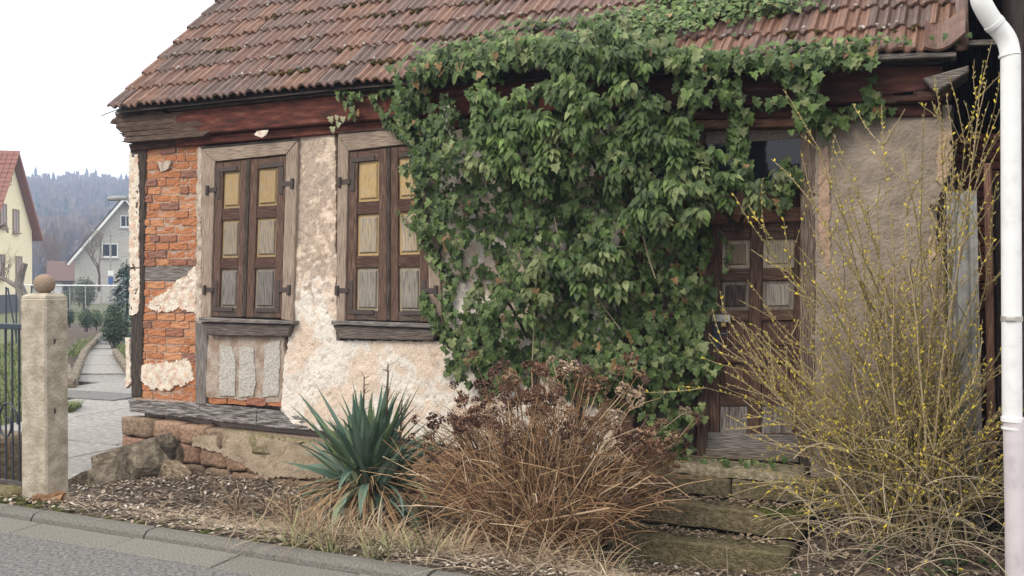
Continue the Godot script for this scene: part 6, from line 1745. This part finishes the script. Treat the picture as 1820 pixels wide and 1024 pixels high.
func hydrangea() -> void:
	var at := Vector3(4.968, -0.2, 1.1)
	var h := thing("dried_hydrangea", "wide dried hydrangea bush of brown stems with withered flower heads", "shrub", at)
	var browns := [Color(0.3, 0.175, 0.085), Color(0.21, 0.118, 0.056), Color(0.42, 0.275, 0.15), Color(0.58, 0.44, 0.29), Color(0.13, 0.074, 0.04)]
	var big := Geo.new()
	var ends := []
	for i in 900:
		var az := rf(0, TAU)
		var sp := pow(R.randf(), 0.55)
		var el := deg_to_rad(lerpf(86, 22, sp))
		var d := Vector3(cos(az) * cos(el) * 1.1, sin(el), sin(az) * cos(el) * 0.75).normalized()
		var l := rf(0.7, 1.32) * lerpf(1.08, 0.88, sp)
		if R.randf() < 0.35: l *= rf(0.3, 0.8)
		var p := Vector3(rf(-0.26, 0.26), -0.05, rf(-0.2, 0.25))
		p += Vector3(d.x, 0, d.z) * 0.1
		d = (d + Vector3(0, 0.5, 0)).normalized()
		var pts := [p]
		var rs := [rf(0.0035, 0.0065)]
		var kink := Vector3(rf(-1, 1), rf(-1, 0.3), rf(-1, 1)) * (1.3 if R.randf() < 0.4 else 0.25)
		for k in 6:
			p += d * l / 6.0
			d = (d + Vector3(rf(-0.26, 0.26), rf(-0.22, 0.1) - 0.07 * sp, rf(-0.26, 0.26)) + (kink if k == 3 else Vector3.ZERO)).normalized()
			pts.append(p); rs.append(rs[0] * (1.0 - k * 0.12))
		var g := Geo.new()
		var c: Color = browns[[0, 0, 1, 1, 2, 2, 3, 4][R.randi() % 8]] * rf(0.75, 1.2)
		if i < 240:
			g.tube(pts, rs, 4, false)
			put("stem", g.done(), stalk_mats(c), h)
		else:
			big.col = c
			big.tube(pts, rs, 4, false)
		if l > 0.85 and sp < 0.95: ends.append([pts[6], d])
		for k in R.randi() % 3:
			var a: Vector3 = pts[2 + R.randi() % 4]
			var e := a + (d + Vector3(rf(-1, 1), rf(-0.3, 0.8), rf(-1, 1))).normalized() * rf(0.08, 0.25)
			big.col = c
			big.tube([a, a.lerp(e, 0.5) + Vector3(0, 0.01, 0), e], [0.003, 0.0025, 0.0015], 3, false)
	tag(put("fine_stems", big.done(), M.stalk, h), "", "", "", "stuff")
	# withered flower heads: domes of papery petals
	var heads := []
	for v in 4:
		var g := Geo.new()
		for k in 62:
			var d := Vector3(R.randfn(0, 1), absf(R.randfn(0, 1)) * 0.9 - 0.25, R.randfn(0, 1)).normalized()
			var c := d * rf(0.038, 0.062)
			g.col = Color(1, 1, 1) * rf(0.5, 1.3)
			var n := (d + Vector3(rf(-0.8, 0.8), rf(-0.8, 0.8), rf(-0.8, 0.8))).normalized()
			var a := n.cross(Vector3(0.2, 0.9, 0.3)).normalized() * rf(0.009, 0.017)
			var b := n.cross(a).normalized() * rf(0.009, 0.017)
			g.face([c - a, c - b * 0.8 + n * 0.004, c + a, c + n * 0.009], n)
			g.face([c - a, c + n * 0.009, c + a, c + b - n * 0.003], n)
		heads.append(g.done())
	var fm := []
	for c in [Color(0.4, 0.25, 0.155), Color(0.27, 0.145, 0.09), Color(0.56, 0.42, 0.3), Color(0.2, 0.11, 0.075)]: fm.append(tinted(M.stalk, c))
	R.seed = 99
	var more := []
	ends.sort_custom(func(a, b): return a[0].y > b[0].y)
	for i in mini(95, ends.size()):
		var e: Array = ends[i]
		put("flower_head", heads[R.randi() % 4], fm[[0, 1, 2, 3][R.randi() % 4]] if e[0].x > -0.2 else fm[[1, 3][R.randi() % 2]], h, Transform3D(leaf_basis(Vector3(rf(-1, 1), rf(-1, 1), 1), e[1], rf(0.55, 1.05)), e[0]))
	for q in [Vector3(5.195, 0.939, 1), Vector3(5.113, 0.997, 1), Vector3(5.294, 0.865, 1.05), Vector3(5.358, 0.884, 1.05), Vector3(4.84, 0.974, 1), Vector3(5.071, 0.841, 1.1), Vector3(5.514, 0.852, 1), Vector3(5.489, 0.677, 1.1), Vector3(5.591, 0.838, 1), Vector3(4.645, 0.828, 1), Vector3(4.468, 0.819, 1), Vector3(4.286, 0.728, 1), Vector3(5.825, 0.53, 0.95), Vector3(5.68, 0.58, 1.1), Vector3(5.77, 0.18, 1.15)]:
		put("flower_head", heads[R.randi() % 4], fm[[0, 2][R.randi() % 2]] if q.x > 4.9 else fm[[1, 0, 3][R.randi() % 3]], h, Transform3D(leaf_basis(Vector3(rf(-1, 1), rf(-1, 1), 1), Vector3(rf(-0.3, 0.3), 1, 0.3), rf(0.95, 1.3)), q - at))
		var g := Geo.new()
		var base := Vector3(rf(-0.25, 0.25), 0.0, rf(-0.15, 0.2))
		var tip: Vector3 = q - at
		g.tube([base, base.lerp(tip, 0.5) + Vector3(tip.x * -0.08, 0.06, 0), tip], [0.006, 0.005, 0.0035], 4, false)
		put("stem", g.done(), stalk_mats(browns[R.randi() % 4]), h)
	for i in 300:
		var tip := Vector3(rf(-0.88, 0.9), 0.0, rf(-0.35, 0.3))
		tip.y = rf(0.45, 1.0) * sqrt(maxf(0.2, 1.0 - pow(tip.x / 1.25, 2))) * 1.05
		var base := Vector3(tip.x * 0.25 + rf(-0.15, 0.15), 0.0, rf(-0.2, 0.2))
		var g := Geo.new()
		g.col = browns[R.randi() % 5] * rf(0.6, 1.2)
		var m1 := base.lerp(tip, 0.4) + Vector3(tip.x * 0.08 + rf(-0.05, 0.05), 0.08, rf(-0.05, 0.05))
		var m2 := base.lerp(tip, 0.75) + Vector3(rf(-0.05, 0.05), 0.03, rf(-0.05, 0.05))
		g.tube([base, m1, m2, tip], [0.005, 0.0045, 0.004, 0.003], 4, false)
		for k in 2: g.tube([m2, m2.lerp(tip, 0.5) + Vector3(rf(-0.1, 0.1), 0.02, rf(-0.1, 0.1)), tip + Vector3(rf(-0.16, 0.16), rf(-0.1, 0.06), rf(-0.1, 0.1))], [0.003, 0.0025, 0.002], 3, false)
		if i < 40: put("stem", g.done(), M.stalk, h)
		else: more.append(g)
		if R.randf() < 0.3: put("flower_head", heads[R.randi() % 4], fm[[0, 1, 1, 3][R.randi() % 4]], h, Transform3D(leaf_basis(Vector3(rf(-1, 1), rf(-1, 1), 1), Vector3(rf(-0.4, 0.4), 1, 0.2), rf(0.45, 0.8)), tip))
	var merged := SurfaceTool.new()
	merged.begin(Mesh.PRIMITIVE_TRIANGLES)
	for g in more: merged.append_from(g.done(), 0, Transform3D.IDENTITY)
	tag(put("fine_stems", merged.commit(), M.stalk, h), "", "", "", "stuff")
	# a thick stick laid across
	var sk := Geo.new()
	sk.tube([Vector3(4.942, 0.009, 1.5) - at, Vector3(5.588, 0.193, 1.5) - at], [0.009, 0.007], 6)
	put("stick", sk.done(), tinted(M.stalk, Color(0.4, 0.28, 0.18)), h)

var stalk_cache := {}
func stalk_mats(c: Color) -> Material:
	var key := Vector3i(int(c.r * 24), int(c.g * 36), int(c.b * 24))
	if not stalk_cache.has(key): stalk_cache[key] = tinted(M.stalk, c)
	return stalk_cache[key]

func forsythia() -> void:
	var at := Vector3(7.3, -0.12, 0.45)
	var f := thing("forsythia", "tall forsythia shrub with thin arching twigs and yellow buds before the right wall", "shrub", at)
	var twigs := Geo.new()
	var xs := []
	var cs := []
	var bud := Geo.new()
	for s in 4:
		var a0 := TAU * s / 4
		var a1 := TAU * (s + 1) / 4
		for q in [[0.0, 0.05, 0.35, 0.2], [0.35, 0.2, 0.75, 0.16], [0.75, 0.16, 1.0, 0.02]]:
			bud.face([Vector3(cos(a0) * q[1], q[0], sin(a0) * q[1]), Vector3(cos(a1) * q[1], q[0], sin(a1) * q[1]), Vector3(cos(a1) * q[3], q[2], sin(a1) * q[3]), Vector3(cos(a0) * q[3], q[2], sin(a0) * q[3])], Vector3(cos(a0 + 0.78), 0, sin(a0 + 0.78)))
	var add_buds := func(pts: Array, from: int, dens: float):
		for i in range(from, pts.size() - 1):
			var a: Vector3 = pts[i]
			var b: Vector3 = pts[i + 1]
			var d := (b - a).normalized()
			var n := maxi(1, int(a.distance_to(b) / 0.032 * dens))
			for k in n:
				if R.randf() < 0.12: continue
				var p := a.lerp(b, (k + R.randf() * 0.5) / n)
				for s in 1 + R.randi() % 2:
					var out := (d + Vector3(rf(-1, 1), rf(-0.5, 1), rf(-1, 1))).normalized()
					var yel := R.randf()
					xs.append(Transform3D(leaf_basis(out.cross(Vector3(0.3, 0.2, 0.9)), out, (rf(0.014, 0.026) if yel < 0.88 else rf(0.02, 0.034))), p))
					cs.append((Color(0.38, 0.31, 0.085).lerp(Color(0.26, 0.19, 0.075), R.randf()) if yel < 0.86 else Color(0.62, 0.5, 0.05)) * rf(0.8, 1.2))
	var targets := [[1420,215,0.5], [1335,395,0.9], [1345,380,0.8], [1262,603,1.0], [1300,560,1.05], [1280,590,0.95], [1330,505,1.0], [1520,290,0.6], [1505,345,0.6], [1570,195,0.55], [1600,260,0.5], [1640,180,0.45], [1675,130,0.5], [1690,170,0.5], [1740,90,0.6], [1755,150,0.65], [1770,190,0.7], [1775,330,0.7], [1770,430,0.8], [1430,320,0.7], [1450,400,0.8], [1400,470,0.9], [1360,540,1.0], [1310,660,1.1], [1290,680,1.1], [1345,790,1.2], [1290,630,1.0], [1550,400,0.7], [1620,340,0.6], [1655,400,0.7], [1700,300,0.6], [1480,480,0.9], [1530,520,0.9], [1770,640,1.0], [1765,720,1.0], [1380,700,1.2], [1350,870,1.3], [1420,880,1.4], [1460,770,1.3], [1330,730,1.1], [1775,810,1.2], [1580,480,0.8], [1610,560,0.9], [1470,300,0.6], [1725,220,0.6], [1760,80,0.6]]
	var tg := []
	for t in targets: tg.append(t)
	var tips := [Vector2(6.599, 2.597), Vector2(6.302, 1.964), Vector2(6.338, 2.017), Vector2(6.037, 1.199), Vector2(6.177, 1.361), Vector2(6.104, 1.249), Vector2(6.285, 1.564), Vector2(6.935, 2.312), Vector2(6.886, 2.123), Vector2(7.095, 2.63), Vector2(7.191, 2.401), Vector2(7.315, 2.663), Vector2(7.421, 2.822), Vector2(7.467, 2.684), Vector2(7.615, 2.935), Vector2(7.66, 2.734), Vector2(7.705, 2.599), Vector2(7.721, 2.14), Vector2(7.708, 1.813), Vector2(6.634, 2.222), Vector2(6.703, 1.936), Vector2(6.532, 1.69), Vector2(6.393, 1.437), Vector2(6.214, 0.995), Vector2(6.142, 0.918), Vector2(6.342, 0.527), Vector2(6.141, 1.102), Vector2(7.034, 1.928), Vector2(7.255, 2.126), Vector2(7.364, 1.92), Vector2(7.499, 2.25), Vector2(6.805, 1.653), Vector2(6.97, 1.513), Vector2(7.712, 1.124), Vector2(7.698, 0.86), Vector2(6.465, 0.861), Vector2(6.36, 0.237), Vector2(6.606, 0.225), Vector2(6.741, 0.628), Vector2(6.287, 0.742), Vector2(7.729, 0.566), Vector2(7.131, 1.651), Vector2(7.227, 1.379), Vector2(6.769, 2.286), Vector2(7.573, 2.51), Vector2(7.674, 2.962)]
	for i in 140:
		var main := i < tips.size()
		var tip: Vector3
		if main: tip = Vector3(tips[i].x, tips[i].y, 0.8) - at + Vector3(0, 0, rf(-0.15, 0.15))
		else: tip = Vector3(R.randfn(-0.2, 0.42), rf(0.5, 1.8), rf(-0.4, 0.35)) if i < 95 else Vector3(rf(-0.8, 0.5), rf(0.15, 0.9), rf(-0.35, 0.45))
		var base := Vector3(rf(-0.22, 0.3), -0.05, rf(-0.2, 0.2))
		if tip.x < -0.9: base.x -= 0.15
		var lowarc := tip.y < 0.9
		var mid := base.lerp(tip, 0.45) + Vector3(-tip.x * 0.16, (0.28 if not lowarc else 0.4) * absf(tip.x - base.x) + 0.05, rf(-0.06, 0.06))
		var pts := []
		var rs := []
		var r0 := rf(0.006, 0.012) if main else rf(0.004, 0.009)
		for k in 13:
			var t := k / 12.0
			var p := base * (1 - t) * (1 - t) + mid * 2 * t * (1 - t) + tip * t * t
			p += Vector3(N.get_noise_2d(i * 7.0, t * 2.5), N.get_noise_2d(i * 7.0 + 50, t * 2.5), N.get_noise_2d(i * 7.0, t * 2.5 + 40)) * 0.07 * t
			pts.append(p); rs.append(lerpf(r0, 0.002, pow(t, 0.8)))
		var g := Geo.new()
		g.tube(pts, rs, 5, false)
		put("stem", g.done(), stalk_mats([Color(0.26, 0.19, 0.1), Color(0.2, 0.16, 0.08), Color(0.34, 0.26, 0.16), Color(0.17, 0.15, 0.06)][R.randi() % 4]), f)
		add_buds.call(pts, 3, 1.1)
		for k in 7 + R.randi() % 8:
			var j := 3 + R.randi() % 9
			var a: Vector3 = pts[j]
			var d: Vector3 = (pts[j + 1] - pts[j]).normalized()
			var e := (d + Vector3(rf(-0.9, 0.9), rf(-0.35, 0.75), rf(-0.7, 0.7))).normalized()
			var l := rf(0.1, 0.5)
			var tp := [a]
			var tr := [0.0037]
			for m in 4:
				a += e * l / 4.0
				e = (e + Vector3(rf(-0.15, 0.15), rf(-0.1, 0.12), rf(-0.15, 0.15))).normalized()
				tp.append(a); tr.append(0.0034 - m * 0.0004)
			twigs.col = Color(0.29, 0.22, 0.11).lerp(Color(0.46, 0.37, 0.22), R.randf()) * rf(0.65, 1.1)
			twigs.tube(tp, tr, 3, false)
			add_buds.call(tp, 0, 1.0)
	# bare, grey whips arching low
	for i in 300:
		var a := Vector3(rf(-0.62, 0.5), rf(0.0, 0.7) if i < 190 else rf(0.0, 0.25), rf(-0.35, 0.4) if i < 190 else rf(-0.2, 0.75))
		var d := Vector3(rf(-1, 1), rf(0.0, 0.9), rf(-0.4, 0.4)).normalized()
		var tp := [a]
		var tr := [0.004]
		for m in 8:
			a += d * 0.062
			d = (d + Vector3(rf(-0.15, 0.15), -0.16, rf(-0.1, 0.1))).normalized()
			tp.append(a); tr.append(0.0029)
		twigs.col = Color(0.42, 0.34, 0.23) * rf(0.5, 1.1)
		twigs.tube(tp, tr, 3, false)
		if R.randf() < 0.35: add_buds.call(tp, 3, 0.5)
	tag(put("twigs", twigs.done(), M.stalk, f), "", "", "", "stuff")
	scatter("buds", bud.done(), M.stalk, xs, cs, f)
	var br := Geo.new()
	for x in []: br.col = x

func on_ground(x: float, z: float) -> Vector3:
	return Vector3(x, gh(x, z), z)

func litter() -> void:
	var flake := Geo.new()
	flake.face([Vector3(-0.5, 0, 0), Vector3(0, 0.1, -0.32), Vector3(0.5, 0.02, 0)], Vector3.UP)
	flake.face([Vector3(-0.5, 0, 0), Vector3(0.5, 0.02, 0), Vector3(0.06, 0.12, 0.3)], Vector3.UP)
	var fm := flake.done()
	var xs := []
	var cs := []
	for i in 15000:
		var x := rf(0.3, 8.2)
		var z := 2.58 - pow(R.randf(), 0.9) * 2.5
		if x < 1.1 and z < 1.5 - (x - 0.3) and R.randf() < 0.7: continue
		var p := on_ground(x, z)
		var on_step := x > 5.3 and x < 6.6 and z < 0.9
		if on_step: continue
		var n := Vector3(R.randfn(0, 0.35), 1, R.randfn(0, 0.35))
		var s := rf(0.015, 0.05) * (1.0 if R.randf() < 0.9 else 1.6)
		xs.append(Transform3D(leaf_basis(Vector3(rf(-1, 1), 0, rf(-1, 1)), n, s), p + Vector3(0, rf(0.0, 0.025), 0)))
		var c := Color(0.2, 0.14, 0.095).lerp(Color(0.4, 0.32, 0.24), R.randf())
		if R.randf() < 0.18: c = Color(0.55, 0.5, 0.43)
		if R.randf() < 0.25: c = Color(0.1, 0.07, 0.05)
		cs.append(c * rf(0.7, 1.1))
	for i in 420:
		var t := R.randi() % 2
		var p := Vector3(rf(5.55, 6.55), 0.04, rf(0.34, 0.5)) if t == 0 else Vector3(rf(5.35, 6.45), -0.13, rf(0.62, 0.78))
		xs.append(Transform3D(leaf_basis(Vector3(rf(-1, 1), 0, rf(-1, 1)), Vector3(rf(-0.4, 0.4), 1, rf(-0.4, 0.4)), rf(0.015, 0.06)), p + Vector3(0, rf(0, 0.02), 0)))
		cs.append(Color(0.26, 0.17, 0.11).lerp(Color(0.42, 0.32, 0.24), R.randf()) * rf(0.5, 1.1))
	tag(scatter("leaf_litter", fm, M.stalk, xs, cs), "brown and grey leaf litter over the soil bed and steps", "leaf litter", "", "stuff")
	# straw: dead grass in tufts and lying blades
	var bm := [blade_mesh(0.5), blade_mesh(1.1)]
	var tx := [[], []]
	var tc := [[], []]
	var tufts := [Vector3(2.823, -0.05, 1.06), Vector3(3.364, -0.05, 1.492), Vector3(2.533, -0.05, 0.976), Vector3(3.82, -0.05, 1.856), Vector3(4.031, -0.05, 1.906), Vector3(3.768, -0.05, 2.028), Vector3(4.297, -0.05, 1.923), Vector3(2.792, -0.05, 1.48), Vector3(2.287, -0.05, 1.091), Vector3(3.297, -0.05, 1.782), Vector3(3.934, -0.05, 2.359), Vector3(4.149, -0.05, 1.547), Vector3(4.052, -0.05, 1.081), Vector3(4.458, -0.05, 1.706), Vector3(4.397, -0.05, 2.207), Vector3(4.851, -0.05, 2.057), Vector3(4.78, -0.05, 1.699), Vector3(5.139, -0.05, 2.043), Vector3(4.702, -0.05, 2.064), Vector3(4.275, -0.05, 2.264), Vector3(4.122, -0.05, 2.335), Vector3(5.484, -0.05, 1.94), Vector3(5.576, -0.05, 1.719), Vector3(3.701, -0.05, 0.651), Vector3(3.742, -0.05, 0.18), Vector3(5.349, -0.05, 2.116)]
	for q in tufts:
		for k in 60:
			var az := rf(0, TAU)
			var r := absf(R.randfn(0, 0.11))
			var p := on_ground(q.x + sin(az) * r, clampf(q.z + cos(az) * r, 0.1, 2.56))
			var m := R.randi() % 2
			tx[m].append(Transform3D(Basis(Vector3.UP, az + rf(-0.5, 0.5)) * Basis(Vector3.RIGHT, rf(0.1, 1.25)) * Basis.from_scale(Vector3(0.4, 1, 1) * rf(0.14, 0.42)), p))
			tc[m].append(Color(0.38, 0.29, 0.185).lerp(Color(0.2, 0.12, 0.065), R.randf()) * rf(0.55, 1.2))
	for k in 2600:
		var x := rf(1.6, 6.0)
		var z := rf(1.0, 2.56)
		if x < 2.6 and R.randf() < 0.7: continue
		var m := R.randi() % 2
		tx[m].append(Transform3D(Basis(Vector3.UP, rf(0, TAU)) * Basis(Vector3.RIGHT, rf(1.2, 1.62)) * Basis.from_scale(Vector3(0.35, 1, 0.3) * rf(0.1, 0.4)), on_ground(x, z) + Vector3(0, 0.02, 0)))
		tc[m].append(Color(0.42, 0.34, 0.24).lerp(Color(0.22, 0.15, 0.09), R.randf()) * rf(0.6, 1.15))
	for m in 2: tag(scatter("dry_grass", bm[m], M.stalk, tx[m], tc[m]), ["upright dry straw tufts around the yucca and hydrangea", "drooping and lying dry straw around the yucca and hydrangea"][m], "dry grass", "", "stuff")
	var gx := []
	var gc := []
	for q in [Vector3(4.481, 0.03, 2.215), Vector3(4.69, 0.03, 2.366), Vector3(4.573, 0.03, 2.421), Vector3(4.721, 0.03, 2.23), Vector3(3.514, 0.03, 1.69), Vector3(4.144, 0.03, 2.307), Vector3(5.67, 0.03, 1.788), Vector3(4.292, 0.03, 2.725), Vector3(4.022, 0.03, 2.678), Vector3(4.546, 0.03, 2.607)]:
		for k in 22:
			var az := rf(0, TAU)
			var r := absf(R.randfn(0, 0.09))
			gx.append(Transform3D(Basis(Vector3.UP, az) * Basis(Vector3.RIGHT, rf(0.0, 0.8)) * Basis.from_scale(Vector3(0.5, 1, 1) * rf(0.12, 0.3)), on_ground(q.x + sin(az) * r, clampf(q.z + cos(az) * r, 0.1, 2.56))))
			gc.append(Color(0.12, 0.15, 0.05).lerp(Color(0.34, 0.3, 0.16), R.randf()))
	tag(scatter("green_grass", bm[0], M.stalk, gx, gc), "fresh green grass tufts in front of the yucca", "grass", "", "stuff")
	# fallen twigs and dead stems under the forsythia
	var tg := Geo.new()
	for i in 520:
		var x := rf(6.35, 8.0)
		var z := rf(0.15, 2.3)
		var a := on_ground(x, z)
		var an := rf(0, TAU)
		var d := Vector3(cos(an), rf(0.0, 0.9) if R.randf() < 0.35 else rf(-0.02, 0.15), sin(an)).normalized()
		var l := rf(0.08, 0.4)
		tg.col = Color(0.3, 0.23, 0.16).lerp(Color(0.12, 0.085, 0.055), R.randf())
		tg.tube([a + Vector3(0, 0.01, 0), a + d * l * 0.5 + Vector3(0, 0.03, 0), a + d * l + Vector3(0, 0.0, 0)], [0.004, 0.003, 0.002], 3, false)
	tag(put("fallen_twigs", tg.done(), M.stalk), "fallen twigs and dead stems on the soil under the forsythia", "twigs", "", "stuff")
	var gl := []
	var gcl := []
	for i in 90:
		var x := rf(6.4, 7.9)
		var z := rf(0.2, 1.6)
		if N.get_noise_2d(x * 3, z * 3) < 0.05: continue
		for k in 4:
			gl.append(Transform3D(leaf_basis(Vector3(rf(-0.5, 0.5), 1, rf(0, 0.8)), Vector3(rf(-1, 1), 0, rf(-1, 1)), rf(0.03, 0.06)), on_ground(x + rf(-0.06, 0.06), z + rf(-0.06, 0.06)) + Vector3(0, rf(0.02, 0.06), 0)))
			gcl.append(Color(0.035, 0.06, 0.02) * rf(0.7, 1.4))
	tag(scatter("ground_ivy", leaf_mesh(true), M.leaf, gl, gcl), "scattered ivy leaves creeping on the soil under the forsythia", "ground ivy", "", "stuff")
	# low moss and weeds near the kerb
	var mb := stone(Vector3(0.06, 0.025, 0.06), 4, 0.9, 0.02, 30.0, 5.0)
	xs = []
	cs = []
	for i in 260:
		var x := rf(-1.5, 4.4)
		var z := 2.56 - absf(R.randfn(0, 0.12))
		if x > 1.9 and R.randf() < 0.6: continue
		xs.append(Transform3D(Basis(Vector3.UP, rf(0, 6)).scaled(Vector3.ONE * rf(0.4, 1.1)), on_ground(x, z))); cs.append(Color(1, 1.2, 0.7) * rf(0.6, 1.3))
	tag(scatter("kerb_moss", mb, M.moss, xs, cs), "low green moss along the back of the kerb", "moss", "", "stuff")
